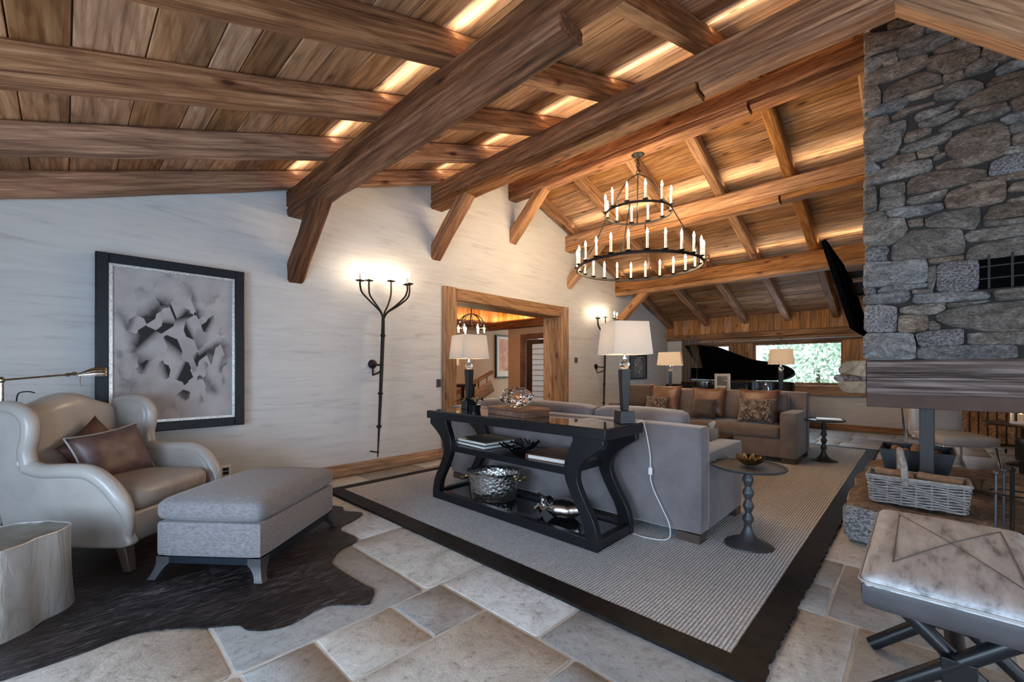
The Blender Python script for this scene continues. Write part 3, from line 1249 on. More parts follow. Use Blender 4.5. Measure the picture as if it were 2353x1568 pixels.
window('window_1', 1.10, 2.73, .89, 1.80, 1, 'long low window looking out on pale green shrubs')
window('window_2', 3.21, 3.92, .89, 1.80, 1, 'narrow window behind the raised piano lid')
window('window_3', -.44, -.05, 0, 1.95, 1, 'glazed garden door seen under the fireplace hood')

# the walls behind the camera, with their big windows
wr = MB()
segs = [X_F - .2] + [v for p in WIN_R for v in p] + [XW + .2]
for i in range(len(segs) - 1):
    a, b = segs[i], segs[i + 1]
    parts = [(a, XR), (XR, b)] if a < XR < b else [(a, b)]
    for c, d in parts:
        if i % 2 == 0:
            wr.prism([(c, -.05), (d, -.05), (d, ztop(d) + .1), (c, ztop(c) + .1)], Y_R - .25, Y_R, axis=1)
        else:
            wr.bb(c, d, Y_R - .25, Y_R, -.05, .25)
            wr.prism([(c, 2.05), (d, 2.05), (d, ztop(d) + .1), (c, ztop(c) + .1)], Y_R - .25, Y_R, axis=1)
tag(wr.build('wall_right', PLASTER), 'white plaster wall behind the camera with tall windows', None, None, 'structure')
wf = MB()
segs = [Y_R - .2] + [v for p in WIN_F for v in p] + [YW + .2]
zt = ztop(X_F) + .1
for i in range(len(segs) - 1):
    a, b = segs[i], segs[i + 1]
    if i % 2 == 0:
        wf.bb(X_F - .25, X_F, a, b, -.05, zt)
    else:
        wf.bb(X_F - .25, X_F, a, b, -.05, .3).bb(X_F - .25, X_F, a, b, 1.7, zt)
tag(wf.build('wall_front', PLASTER), 'low white plaster wall at the near eave', None, None, 'structure')
n = 4
for a, b in WIN_R:
    w = struct('window_%d' % n, 'tall window behind the camera')
    n += 1
    f = MB()
    for q in (a + .03, (a + b) / 2, b - .03):
        f.bb(q - .03, q + .03, Y_R - .2, Y_R - .13, .25, 2.05)
    f.bb(a, b, Y_R - .2, Y_R - .13, .25, .31).bb(a, b, Y_R - .2, Y_R - .13, 1.99, 2.05)
    f.build('frame', TRIMW, w)
    MB().bb(a, b, Y_R - .17, Y_R - .164, .31, 1.99).build('pane', PANE, w)
for a, b in WIN_F:
    w = struct('window_%d' % n, 'low window at the near eave')
    n += 1
    f = MB()
    for q in (a + .03, (a + b) / 2, b - .03):
        f.bb(X_F - .2, X_F - .13, q - .03, q + .03, .3, 1.7)
    f.bb(X_F - .2, X_F - .13, a, b, .3, .36).bb(X_F - .2, X_F - .13, a, b, 1.64, 1.7)
    f.build('frame', TRIMW, w)
    MB().bb(X_F - .17, X_F - .164, a, b, .36, 1.64).build('pane', PANE, w)

# the hall beyond the doorway
hx0, hx1, hy1 = 2.6, 9.6, 8.1
hf = MB().bb(hx0, hx1, 5.06, hy1, -.1, 0).build('floor_hall', TRIMW)
tag(hf, 'wooden floor of the hall beyond the doorway', None, None, 'structure')
hw = MB()
hw.bb(hx0 - .2, hx1, hy1, hy1 + .2, 0, 3.0)
hw.bb(hx0 - .2, hx0, 5.06, hy1, 0, 3.0)
tag(hw.build('wall_hall', WALLBEIGE), 'beige wall of the hall beyond the doorway', None, None, 'structure')
hs = MB()
hs.bb(7.66, 7.86, 6.95, 7.44, 0, 3.0).bb(7.66, 7.86, 5.06, 6.05, 0, 3.0).bb(7.66, 7.86, 6.05, 6.95, 2.06, 3.0)
tag(hs.build('wall_hall_side', WALLBEIGE), 'beige side wall of the hall holding a wooden glazed door', None, None, 'structure')
hc = MB().bb(hx0 - .2, hx1, 5.06, hy1 + .2, 2.9, 3.05).build('ceiling_hall', BOARD)
tag(hc, 'boarded ceiling of the hall', None, None, 'structure')
x = hx0
while x < 7.6:
    timber('board', (x + .09, hy1 - .012, 2.40), (x + .09, hy1 - .012, 2.9), .176, .024, BOARD, hc, up=(0, -1, 0), jit=.0005, ch=.003, step=1)
    x += .18
y = 5.1
while y < hy1 - .1:
    timber('board', (7.645, y + .09, 2.40), (7.645, y + .09, 2.9), .176, .024, BOARD, hc, up=(-1, 0, 0), jit=.0005, ch=.003, step=1)
    y += .18
timber('cornice_beam', (hx0, hy1 - .1, 2.30), (7.66, hy1 - .1, 2.30), .20, .18, BEAM_DK, hc, jit=.003)
timber('cornice_beam', (7.56, 5.06, 2.30), (7.56, hy1, 2.30), .20, .18, BEAM_DK, hc, jit=.003)
area('hall_cove', (5.2, hy1 - .11, 2.42), (PI, 0, 0), 4.6, .05, 16, (1, .68, .32))
area('hall_cove', (7.55, 6.6, 2.42), (PI, 0, 0), .05, 2.8, 12, (1, .68, .32))
point('hall_light', (5.4, 6.6, 2.0), 20, (1, .70, .42), .12)
d1 = struct('door_1', 'wooden glazed hall door with pale striped glass')
f = MB()
f.bb(7.60, 7.70, 6.83, 6.98, 0, 2.06).bb(7.60, 7.70, 6.05, 6.14, 0, 2.06).bb(7.60, 7.70, 6.14, 6.83, 1.93, 2.06)
f.build('frame', REDWOOD, d1, bevel=.006)
f = MB()
f.bb(7.63, 7.68, 6.64, 6.80, 0, 1.92).bb(7.63, 7.68, 6.16, 6.24, 0, 1.92).bb(7.63, 7.68, 6.24, 6.64, 0, .2).bb(7.63, 7.68, 6.24, 6.64, 1.82, 1.92)
f.build('leaf', DARKWOOD, d1, bevel=.005)
GLZ = shade_mat('pale_frosted_glazing', (.80, .84, .88))
for q in range(13):
    z = .21 + q * .124
    MB().bb(7.65, 7.66, 6.245, 6.635, z, z + .115).build('pane', GLZ, d1)
    MB().bb(7.648, 7.664, 6.242, 6.638, z + .115, z + .124).build('glazing_bar', DARKWOOD, d1)

# ------------------------------------------------------------------ fireplace
STONE_DATA = """b 173,3748 96,3753 -8,3747 -116,3736 -107,3706 -50,3676 0,3669 96,3681 164,3694
b 325,3739 215,3704 79,3659 -21,3657 -25,3591 9,3550 96,3561 248,3579 320,3559
b -71,3664 -112,3715 -160,3704 -210,3657 -136,3661 -75,3656
b -91,3617 -144,3650 -275,3596 -179,3579 -128,3591
b -33,3580 -29,3664 -62,3628 -120,3596 -124,3565 -71,3571
b -175,3525 -210,3556 -286,3579 -330,3537 -359,3477 -341,3455 -279,3446 -191,3451
g 114,3498 96,3537 9,3539 -156,3530 -171,3487 -167,3461 -75,3436 26,3447 105,3463
b -71,3426 -191,3443 -341,3444 -457,3416 -467,3363 -377,3354 -249,3368 -91,3387
g 316,3544 192,3538 119,3524 119,3482 196,3479 234,3448 311,3454
b 201,3462 169,3477 114,3468 119,3440 169,3446
b 316,3443 234,3435 96,3441 -42,3418 -46,3358 -8,3341 169,3336 306,3351
b -50,3385 -91,3381 -229,3355 -290,3335 -290,3275 -229,3244 -136,3245 -37,3315
b -297,3276 -308,3325 -352,3319 -402,3276 -457,3242 -454,3207 -409,3198 -341,3211
b -384,3307 -477,3332 -477,3258 -388,3284
g -226,3207 -229,3227 -308,3254 -323,3214 -370,3191 -337,3174 -226,3179
b -120,3229 -140,3231 -218,3222 -218,3177 -156,3178 -120,3189
s -359,3153 -412,3175 -477,3169 -477,3127 -370,3121
b 196,3177 192,3249 159,3277 35,3303 -42,3290 -107,3235 -112,3199 -8,3189 96,3182
b 316,3336 224,3313 206,3249 210,3190 234,3156 311,3170
s 316,3141 196,3165 96,3164 52,3133 96,3098 311,3107
b 92,3168 -8,3177 -148,3165 -116,3151 -21,3130 61,3143
g -71,3137 -152,3157 -256,3137 -301,3099 -305,3065 -222,3041 -163,3056 -75,3089
b -319,3069 -345,3100 -477,3085 -477,3054 -395,3061
b -167,2980 -222,3024 -359,3050 -477,3043 -477,2959 -423,2947 -308,2953 -210,2962
b 150,3054 96,3086 -75,3072 -83,3056 26,3056 123,3031
g 26,2997 9,3025 -91,3024 -179,3026 -156,3002 -91,2984 9,2972
g 5,2947 -91,2961 -187,2966 -199,2939 -132,2915 -29,2910 0,2922
b -206,2913 -249,2940 -402,2929 -409,2894 -286,2903
g -91,2863 -171,2888 -308,2888 -416,2886 -423,2862 -359,2850 -249,2840 -132,2842
b -423,2925 -477,2928 -477,2865 -447,2857 -430,2875
s -377,2827 -430,2843 -477,2839 -477,2781 -416,2779
b 316,3090 169,3080 159,3033 192,3003 306,3017
g 311,2998 192,3001 70,2995 70,2947 105,2816 132,2772 239,2765 311,2784
b 79,2873 61,2896 -29,2900 -62,2878 -50,2854 57,2841 79,2855
g 101,2791 61,2812 -50,2824 -156,2827 -158,2795 -124,2774 35,2767 96,2771
b -128,2738 -163,2782 -249,2816 -323,2820 -380,2797 -416,2762 -423,2647 -395,2625 -286,2626 -183,2633 -136,2684
b 201,2728 146,2758 26,2752 18,2708 123,2690 192,2713
b 13,2754 -91,2754 -99,2708 0,2708
b -71,2672 -91,2688 -128,2690 -128,2675 -91,2671
b -79,2611 -132,2628 -286,2631 -395,2617 -391,2589 -286,2576 -210,2574 -91,2596
s 311,2771 248,2756 210,2706 229,2682 306,2694
g 306,2675 196,2690 79,2693 -58,2676 -67,2621 -42,2594 101,2598 234,2596 306,2587
b 61,2460 65,2533 35,2572 -71,2585 -210,2560 -316,2517 -319,2478 -260,2458 -132,2457 -16,2456
k -330,2480 -341,2558 -405,2573 -477,2570 -477,2460 -377,2460
g -398,2629 -477,2630 -477,2575 -398,2592
g -419,2760 -477,2764 -477,2706 -423,2714
b -430,2692 -477,2698 -477,2640 -430,2639
g 210,2540 169,2558 79,2549 72,2493 96,2464 206,2477
g 215,2424 206,2465 79,2465 74,2416 83,2383 215,2387
g 306,2568 234,2565 229,2397 306,2392
g 70,2409 44,2432 -140,2438 -136,2410 -107,2384 35,2388
b -126,2362 -148,2412 -267,2439 -388,2424 -402,2388 -398,2298 -286,2290 -136,2313
b -409,2359 -430,2385 -477,2391 -477,2318 -412,2347
b -279,2463 -359,2460 -477,2454 -477,2418 -377,2427
s 182,2360 123,2375 -8,2364 -116,2347 -120,2318 -50,2307 57,2298 155,2323
g 311,2368 224,2383 187,2374 169,2320 296,2326
b -301,2199 -337,2266 -395,2272 -477,2260 -477,2182 -359,2184
g -29,2259 -91,2285 -286,2285 -293,2200 -267,2141 -171,2168 -33,2212
b 61,2270 -16,2274 -21,2226 52,2232
g 311,2311 215,2313 83,2299 61,2216 79,2172 155,2122 306,2140
g -308,2180 -377,2169 -477,2166 -477,2129 -312,2147
g -214,2102 -249,2128 -477,2124 -477,2061 -359,2055 -241,2063
b -409,2295 -477,2308 -477,2276 -412,2278
g 150,2018 141,2113 79,2173 35,2199 -203,2156 -222,2051 -214,1991 -50,1987 132,1996
g -226,1978 -249,2023 -395,2048 -477,2046 -477,1933 -279,1935 -229,1949
k 306,2122 182,2116 159,2081 178,2047 169,2003 306,2015
s 311,2003 123,1989 -33,1982 -44,1913 -37,1821 79,1819 306,1826
b -46,1977 -214,1974 -214,1952 -91,1945 -50,1953
g -48,1924 -85,1923 -83,1831 -71,1770 -42,1779
k -91,1934 -267,1934 -284,1912 -284,1758 -249,1729 -91,1744
k 306,1816 239,1810 234,1773 306,1775
s 224,1790 192,1810 57,1810 -37,1806 -37,1786 57,1780 215,1776
s 306,1756 169,1771 52,1768 48,1720 79,1693 306,1700
s 35,1695 26,1735 -132,1733 -316,1715 -337,1691 -323,1671 -132,1670 22,1675
g 39,1766 -62,1762 -67,1741 35,1748
g -348,1700 -359,1715 -477,1721 -477,1653 -366,1655
k 306,1681 215,1684 119,1656 119,1601 123,1481 301,1489
g 105,1642 35,1659 -128,1659 -128,1619 -91,1594 -8,1593 96,1617
b 110,1588 57,1596 -37,1578 -46,1557 -42,1488 35,1475 110,1480
g -83,1577 -152,1617 -286,1631 -477,1637 -477,1438 -323,1458 -144,1504 -91,1542
g -50,1534 -75,1538 -107,1506 -99,1484 -50,1487
s 301,1473 35,1463 18,1374 18,1279 301,1278
k 22,1457 -91,1473 -214,1476 -214,1376 -91,1369 0,1373
g -237,1447 -477,1433 -477,1364 -237,1369
s 9,1361 -210,1365 -447,1360 -450,1276 9,1279
g -136,1653 -323,1654 -330,1648 -210,1633 -140,1635"""
HX = 4.17            # front face of the chimney
fp = thing('fireplace', 'open stone chimney with timber mantel over a granite hearth', 'fireplace', (4.9, -.6, 0))
ox, oy = 4.9, -.6
HY1, HY0, HXB = .30, -1.75, 5.6
core = MB()
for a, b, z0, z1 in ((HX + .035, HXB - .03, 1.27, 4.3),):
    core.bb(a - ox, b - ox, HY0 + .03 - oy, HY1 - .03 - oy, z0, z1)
core.build('chimney_core', MORTAR_DK, fp)
rs = random.Random(21)
for line in STONE_DATA.strip().split('\n'):
    k, *pts = line.split()
    pts = [tuple(int(q) / 1000 for q in p.split(',')) for p in pts]
    # run the stones at the corner right up to it and drop the joint a little inward elsewhere
    pts = [(min(p[0], HY1 + rs.uniform(-.004, .012)), p[1]) for p in pts]
    if max(p[0] for p in pts) > .27:
        pts = [((HY1 + rs.uniform(-.006, .01)) if p[0] > .262 else p[0], p[1]) for p in pts]
    xt = rs.uniform(.02, .16)
    pts = [((p[0] - xt) if p[0] < -.47 else p[0], p[1]) for p in pts]
    pts = chaikin(pts, 1, .12)
    cx, cz = sum(p[0] for p in pts) / len(pts), sum(p[1] for p in pts) / len(pts)
    a = sum(pts[i][0] * pts[(i + 1) % len(pts)][1] - pts[(i + 1) % len(pts)][0] * pts[i][1] for i in range(len(pts)))
    if a > 0:
        pts = pts[::-1]
    ex, ez = max(p[0] for p in pts) - min(p[0] for p in pts), max(p[1] for p in pts) - min(p[1] for p in pts)
    fx, fz = 1 + .006 / ex, 1 + .010 / ez
    pts = [(min((p[0] - cx) * fx + cx, HY1 + .012) - oy, (p[1] - cz) * fz + cz) for p in pts]
    d = rs.uniform(-.020, .014)
    slab('stone', pts, HX + .09 - ox, HX + d - ox, STONES[k], fp, inset=.008, rise=-rs.uniform(.003, .012), axis=0)
# small fillers behind the traced face, and the parts of the chimney seen only from elsewhere


def rubble(y0, y1, z0, z1, place, seed, amin=.012, amax=.045):
    rnd = random.Random(seed)
    for a, b, c, d in guillotine(y0, y1, z0, z1, amin, amax, rnd, 2.2):
        g = .006
        pts = []
        for (ax, ay), (bx, by) in (((a, c), (b, c)), ((b, c), (b, d)), ((b, d), (a, d)), ((a, d), (a, c))):
            for t in (.12, .5, .88):
                px_, py_ = ax + (bx - ax) * t, ay + (by - ay) * t
                px_ = min(max(px_, a + g), b - g) + rnd.uniform(-.006, .006)
                py_ = min(max(py_, c + g), d - g) + rnd.uniform(-.006, .006)
                pts.append((px_, py_))
        place(pts, rnd)


def front(pts, rnd):
    pts = [(p[0] - oy, p[1]) for p in pts][::-1]
    slab('stone', pts, HX + .09 - ox, HX + rnd.uniform(.012, .022) - ox, STONES[rnd.choice('bbbgggsk')], fp, inset=.01, rise=-.008, axis=0)


def side(pts, rnd):
    pts = [(p[0] - ox, p[1]) for p in pts][::-1]
    slab('stone', pts, HY1 - .09 - oy, HY1 + rnd.uniform(-.012, .006) - oy, STONES[rnd.choice('bbbgggsk')], fp, inset=.01, rise=.008, axis=1)


rubble(-1.75, -.485, 1.275, 1.72, front, 31, .02, .06)
rubble(-1.75, -1.02, 1.72, 1.97, front, 32, .02, .06)
rubble(-1.75, -.485, 1.97, 4.2, front, 33, .03, .08)
rubble(-.485, HY1, 3.76, 4.2, front, 34, .02, .05)
rubble(HX + .06, HXB, 1.275, 4.1, side, 35, .04, .10)
# vent grille in the chimney breast
g = MB()
g.bb(HX + .022 - ox, HX + .05 - ox, -1.01 - oy, -.285 - oy, 1.735, 1.955)
g.build('vent_back', VOID, fp)  # black sheet in place of a deep shaded opening
for q in range(7):
    yv = -.33 - q * .10
    MB().bb(HX + .004 - ox, HX + .02 - ox, yv - .006 - oy, yv + .006 - oy, 1.735, 1.955).build('vent_bar', IRON, fp)
for z in (1.80, 1.88):
    MB().bb(HX + .006 - ox, HX + .018 - ox, -1.0 - oy, -.29 - oy, z - .004, z + .004).build('vent_bar', IRON, fp)
# mantel: grey weathered beam, pale sawn end block at its corner, steel frame and post below
timber('mantel_beam', (HX + .06 - ox, HY1 - .015 - oy, 1.148), (HX + .06 - ox, HY0 - oy, 1.148), .16, .25, OLDGREY, fp, jit=.006, ch=.012)
timber('mantel_beam', (HX + .15 - ox, HY1 - .075 - oy, 1.148), (HXB - ox, HY1 - .075 - oy, 1.148), .15, .25, OLDGREY, fp, jit=.006, ch=.012)
e = MB()
e.prism([(HY1 - .012, 1.145), (HY1 - .012, 1.272), (HY1 + .105, 1.272), (HY1 + .135, 1.245), (HY1 + .160, 1.205), (HY1 + .150, 1.175)], HX - .012 - ox, HX + .14 - ox, axis=0)
e.prism([(HY1 - .012, 1.022), (HY1 - .012, 1.115), (HY1 + .150, 1.115), (HY1 + .162, 1.075), (HY1 + .135, 1.038), (HY1 + .105, 1.022)], HX - .012 - ox, HX + .14 - ox, axis=0)
e.v = [(x, y - oy, z) for x, y, z in e.v]
e.build('beam_end', ENDWOOD, fp, bevel=.008)
e = MB()
e.prism([(HY1 - .012, 1.112), (HY1 - .012, 1.152), (HY1 + .178, 1.165), (HY1 + .19, 1.135), (HY1 + .17, 1.108)], HX - .004 - ox, HX + .14 - ox, axis=0)
e.v = [(x, y - oy, z) for x, y, z in e.v]
e.build('beam_tenon', OLDGREY, fp, bevel=.006)
s = MB()
s.bb(HX + .005 - ox, HX + .09 - ox, HY0 - oy, HY1 - .012 - oy, .925, 1.024)
s.bb(HX + .09 - ox, HXB - ox, HY1 - .09 - oy, HY1 - .012 - oy, .925, 1.024)
s.build('steel_lintel', RUSTSTEEL, fp, bevel=.004)
MB().bb(HX + .05 - ox, HX + .13 - ox, -.075 - oy, .0 - oy, .27, .925).build('steel_post', STEEL, fp, bevel=.004)
MB().bb(HXB - .2 - ox, HXB - .12 - ox, -.1 - oy, -.02 - oy, .27, .925).build('steel_post', STEEL, fp, bevel=.004)
MB().bb(HX + .05 - ox, HX + .13 - ox, -1.5 - oy, -1.42 - oy, .27, .925).build('steel_post', STEEL, fp, bevel=.004)
# hearth block: rounded, rough hewn
hb = MB()
hb.rbox((4.83 - ox, -.70 - oy, .138), (2.15, 2.20, .276), .07, n=16)
hm = []
for x, y, z in hb.v:
    q = noise.noise(Vector((x * 2.3, y * 2.3, z * 3))) * .03 + noise.noise(Vector((x * 9, y * 9, z * 9))) * .010
    hm.append((x + q, y + q, max(0, z + (q if z > .05 else 0))))
hb.v = hm
hearth = hb.build('hearth_slab', HEARTH, fp, smooth=True, weld=True, angle=1.2)
hearth.data.materials.append(HEARTHTOP)
for p in hearth.data.polygons:
    if p.normal.z > .55:
        p.material_index = 1

# wide-screen television on an arm at the side of the chimney
tv = thing('television', 'flat black television tilted out from the chimney side', 'television', (5.15, .40, 1.55))
tvm = MB()
tvm.bb(-.62, .62, -.02, .02, 0, .80)
tvm.bb(-.45, .45, -.05, -.02, .15, .62)
o = tvm.build('panel', VOID, tv, bevel=.005)
o.rotation_euler = (-.255, 0, 0)
arm = MB()
arm.bb(-.10, .10, -.125, .08, .36, .46)
arm.bb(-.03, .03, -.11, .16, .52, .58)
arm.build('wall_arm', IRON, tv)

# things on and around the hearth


def basket():
    t = thing('log_basket', 'grey woven willow basket with bark handle on the granite hearth', 'basket', (4.03, .015, .285))
    L, D, H = .50, .27, .185
    f = MB()
    f.rbox((0, 0, H * .45), (D - .035, L - .035, H * .9), .02, n=3)
    f.build('gap_shade', WICKERDK, t, smooth=True, weld=True)  # dark inner box paints the shade in the gaps of the weave
    nrow = 11
    for k in range(nrow):
        z = .008 + k * (H - .012) / (nrow - 1)
        sc = .93 + .07 * k / (nrow - 1)
        path = []
        n = 56
        for i in range(n + 1):
            a = i / n * 4
            sd, tt = int(a) % 4, a - int(a)
            hx, hy = D / 2 * sc, L / 2 * sc
            c = [(-hx, -hy), (hx, -hy), (hx, hy), (-hx, hy)]
            p, q = c[sd], c[(sd + 1) % 4]
            x, y = p[0] + (q[0] - p[0]) * tt, p[1] + (q[1] - p[1]) * tt
            w = math.sin(i * PI + k * PI) * 0 + (.004 if (i + k) % 2 else -.004)
            r = math.hypot(x, y)
            path.append((x * (1 + w / r), y * (1 + w / r), z + .003 * math.sin(i * 1.7 + k)))
        MB().tube(path, .0068, 5, cap=False).build('willow_row', WICKER, t, smooth=True)
    for i in range(7):
        y = -L / 2 + .03 + i * (L - .06) / 6
        MB().tube([(-D / 2 + .012, y, 0), (-D / 2 + .006, y, H)], .005, 5).build('stake', WICKER, t, smooth=True)
    for s in (-1, 1):
        MB().tube([(s * -D / 2, -L / 2, H - .005), (s * -D / 2, L / 2, H - .005)], .012, 6).build('rim', WICKER, t, smooth=True)
        MB().tube([(-D / 2, s * L / 2, H - .005), (D / 2, s * L / 2, H - .005)], .012, 6).build('rim', WICKER, t, smooth=True)
    for y0, y1 in ((-.22, -.01), (.02, .21)):
        MB().tube([(-.03, y0, H - .01), (.02, y1, H + .004)], .032, 7).build('log', LOG, t, smooth=True)
    arch = smoothpath([(-D / 2 - .01, .055, H * .75), (-D / 2 + .005, .06, H + .08), (-.05, .08, H + .155), (.02, .085, H + .17), (.09, .085, H + .11), (D / 2, .085, H * .8)], 5)
    MB().tube(arch, .019, 8).build('handle', BIRCH, t, smooth=True)
    return t


basket()
tub = thing('log_tub', 'black sheet metal log tub standing behind the willow basket', 'tub', (4.82, .02, .276))
m = MB()
prof = [(-.17, .0), (-.24, .285)]
for w0, w1, z0, z1 in ((.30, .44, 0, .285),):
    vs = []
    for w, z in ((w0, z0), (w1, z1)):
        for a, b in ((-1, -1), (1, -1), (1, 1), (-1, 1)):
            vs.append((a * .22, b * w / 2, z))
    m.add(vs, [(3, 2, 1, 0), (0, 1, 5, 4), (1, 2, 6, 5), (2, 3, 7, 6), (3, 0, 4, 7)])
o = m.build('bin', BLACK, tub)
so = o.modifiers.new('solid', 'SOLIDIFY')
so.thickness = .012
for k in range(5):
    MB().tube([(-.19, -.12 + k * .06, .20 + .03 * (k % 2)), (.19, -.13 + k * .065, .22 + .02 * (k % 3))], .034, 8).build('log', LOG, tub, smooth=True)

# fire irons on their stand
ti = thing('fire_tools', 'wrought iron fire tools on a ringed stand beside the hearth', 'fire tools', (3.60, -.37, 0))
MB().lathe([(.001, 0), (.10, 0), (.10, .008), (.02, .014), (.009, .03), (.009, .64), (.016, .65), (.001, .67)], 14).build('stand', IRON, ti, smooth=True)
MB().ring((0, 0, .52), .085, .005, 24, 5).build('ring', IRON, ti, smooth=True)
for a in (.3, 2.2, 4.0, 5.4):
    cx, cy = .085 * math.cos(a), .085 * math.sin(a)
    q = MB().tube([(cx, cy, .01), (cx * .92, cy * .92, .62)], .006, 6)
    q.blob((cx * .92, cy * .92, .63), (.012, .012, .014), 8, 5)
    q.bb(cx - .02, cx + .02, cy - .004, cy + .004, .005, .07)
    q.build('iron', IRONBLUE, ti, smooth=True)
for k, (x, y, r) in enumerate(((4.62, -.50, .06), (4.78, -.62, .055), (4.55, -.72, .05), (4.70, -.42, .045))):
    o = MB().tube([(x - .14, y - .16, .30 + r * .4), (x + .15, y + .12, .30 + r * .5)], r, 9).build('firewood_log', LOG, smooth=True)
    tag(o, ['thick split log lying in the grate behind the fire tools', 'split log at the back of the hearth', 'short log nearest the right end of the hearth', 'slim log beside the log tub'][k], 'log', 'firewood on the hearth')

# pale chrome-framed lounge chair and small lit table seen under the hood
lc = thing('lounge_chair', 'pale leather lounge chair with chrome shell seen under the hood', 'chair', (7.55, -.30, 0), .5)
MB().rbox((0, 0, .36), (.62, .56, .13), .05, n=5, puff=(0, 0, .02)).build('seat', LEATHER, lc, smooth=True, weld=True)
b = MB().rbox((.33, 0, .58), (.12, .56, .50), .05, n=5).build('backrest', LEATHER, lc, smooth=True, weld=True)
MB().prism([(-.34, .25), (.36, .25), (.46, .85), (.42, .86), (.32, .30), (-.34, .30)], -.31, -.295, axis=1).build('shell_side', CHROME, lc)
MB().prism([(-.34, .25), (.36, .25), (.46, .85), (.42, .86), (.32, .30), (-.34, .30)], .295, .31, axis=1).build('shell_side', CHROME, lc)
for sx in (-.26, .28):
    for sy in (-.25, .25):
        MB().tube([(sx, sy, .30), (sx * 1.15, sy * 1.1, 0)], .014, 8).build('leg', CHROME, lc, smooth=True)
ct = thing('occasional_table', 'low dark table with a lit lantern behind the fireplace', 'table', (8.3, -.95, 0))
MB().lathe([(.001, .50), (.34, .50), (.34, .53), (.001, .53)], 24).build('top', DARKWOOD, ct, smooth=True)
MB().lathe([(.15, 0), (.15, .02), (.03, .05), (.03, .50)], 14).build('pedestal', DARKWOOD, ct, smooth=True)
ln = thing('candle_lantern', 'small white lantern with an orange candle glow behind the fireplace', 'lantern', (8.25, -.92, .53))
q = MB()
for a, b in ((-1, -1), (1, -1), (1, 1), (-1, 1)):
    q.bb(a * .075 - .008, a * .075 + .008, b * .075 - .008, b * .075 + .008, 0, .26)
q.bb(-.09, .09, -.09, .09, 0, .02).bb(-.09, .09, -.09, .09, .25, .27)
q.build('frame', WHITE, ln)
MB().lathe([(.03, .02), (.03, .12), (.001, .12)], 12).build('candle', CANDLE, ln, smooth=True)
MB().blob((0, 0, .15), (.014, .014, .03), 8, 6).build('flame', FLAME, ln, smooth=True)
cab = thing('slatted_cabinet', 'tall brown slatted cabinet against the far wall behind the hearth', 'cabinet', (10.45, -1.18, 0))
MB().bb(-.25, .25, -.70, .70, 0, 1.9).build('carcass', DARKWOOD, cab, bevel=.005)
for k in range(14):
    MB().bb(-.27, -.25, -.69 + k * .099, -.69 + k * .099 + .08, .04, 1.86).build('slat', TRIMW, cab)
# brown leather pouf only just in view at the right edge of the frame
pf = thing('leather_pouf', 'round brown leather pouf just showing at the right edge beside the bench', 'pouf', (3.25, -.76, 0))
MB().lathe([(.001, .0), (.30, .0), (.345, .05), (.36, .17), (.345, .29), (.30, .335), (.001, .345)], 28).build('body', BROWNLEATHER, pf, smooth=True, angle=1.3)
for k in range(8):
    a = 2 * PI * k / 8
    MB().tube([(r * math.cos(a), r * math.sin(a), z) for r, z in ((.05, .347), (.30, .338), (.347, .29), (.362, .17), (.347, .05))], .004, 5).build('seam', FOOT, pf, smooth=True)

# dark armchair beyond the hearth, and the timber post behind it
da = thing('dark_armchair', 'black leather armchair in shadow beyond the hearth', 'armchair', (6.55, -1.15, 0), .9)
MB().rbox((0, 0, .27), (.66, .66, .30), .06, n=6).build('seat', BLACK, da, smooth=True, weld=True)
MB().rbox((-.30, 0, .56), (.14, .66, .58), .06, n=6).build('backrest', BLACK, da, smooth=True, weld=True)
for s_ in (-.31, .31):
    MB().rbox((.02, s_, .42), (.62, .12, .26), .05, n=5).build('arm', BLACK, da, smooth=True, weld=True)
for sx in (-.26, .26):
    for sy in (-.26, .26):
        MB().box((sx, sy, .06), (.05, .05, .12)).build('leg', FOOT, da)

# ------------------------------------------------------------------ rugs
rug = thing('area_rug', 'large pale ribbed wool rug with black hide border', 'rug', (5.06, 2.35, 0))
RX0, RX1, RY0, RY1 = 1.92 - 5.06, 8.20 - 5.06, .568 - 2.35, 4.14 - 2.35
MB().bb(RX0, RX1, RY0, RY1, .002, .016).build('field', RUG, rug)
rr = random.Random(4)
for nm, (x0, x1, y0, y1) in (('b', (RX0 - .14, RX0, RY0 - .14, RY1 + .11)), ('b', (RX1, RX1 + .14, RY0 - .14, RY1 + .11)), ('b', (RX0, RX1, RY0 - .13, RY0)), ('b', (RX0, RX1, RY1, RY1 + .11))):
    pts = []
    lx, ly = x1 - x0, y1 - y0
    for (ax, ay), (bx, by) in (((x0, y0), (x1, y0)), ((x1, y0), (x1, y1)), ((x1, y1), (x0, y1)), ((x0, y1), (x0, y0))):
        L = math.hypot(bx - ax, by - ay)
        n = max(1, int(L / .02))
        outer = (ay == by == RY0 - .13) or (ax == bx == RX1 + .14)
        for k in range(n):
            j = rr.uniform(-.006, .006) if outer else rr.uniform(-.0015, .0015)
            pts.append((ax + (bx - ax) * k / n + (j if ax == bx else 0), ay + (by - ay) * k / n + (j if ay == by else 0)))
    MB().prism(pts, .001, .018).build('border', COWEDGE, rug)

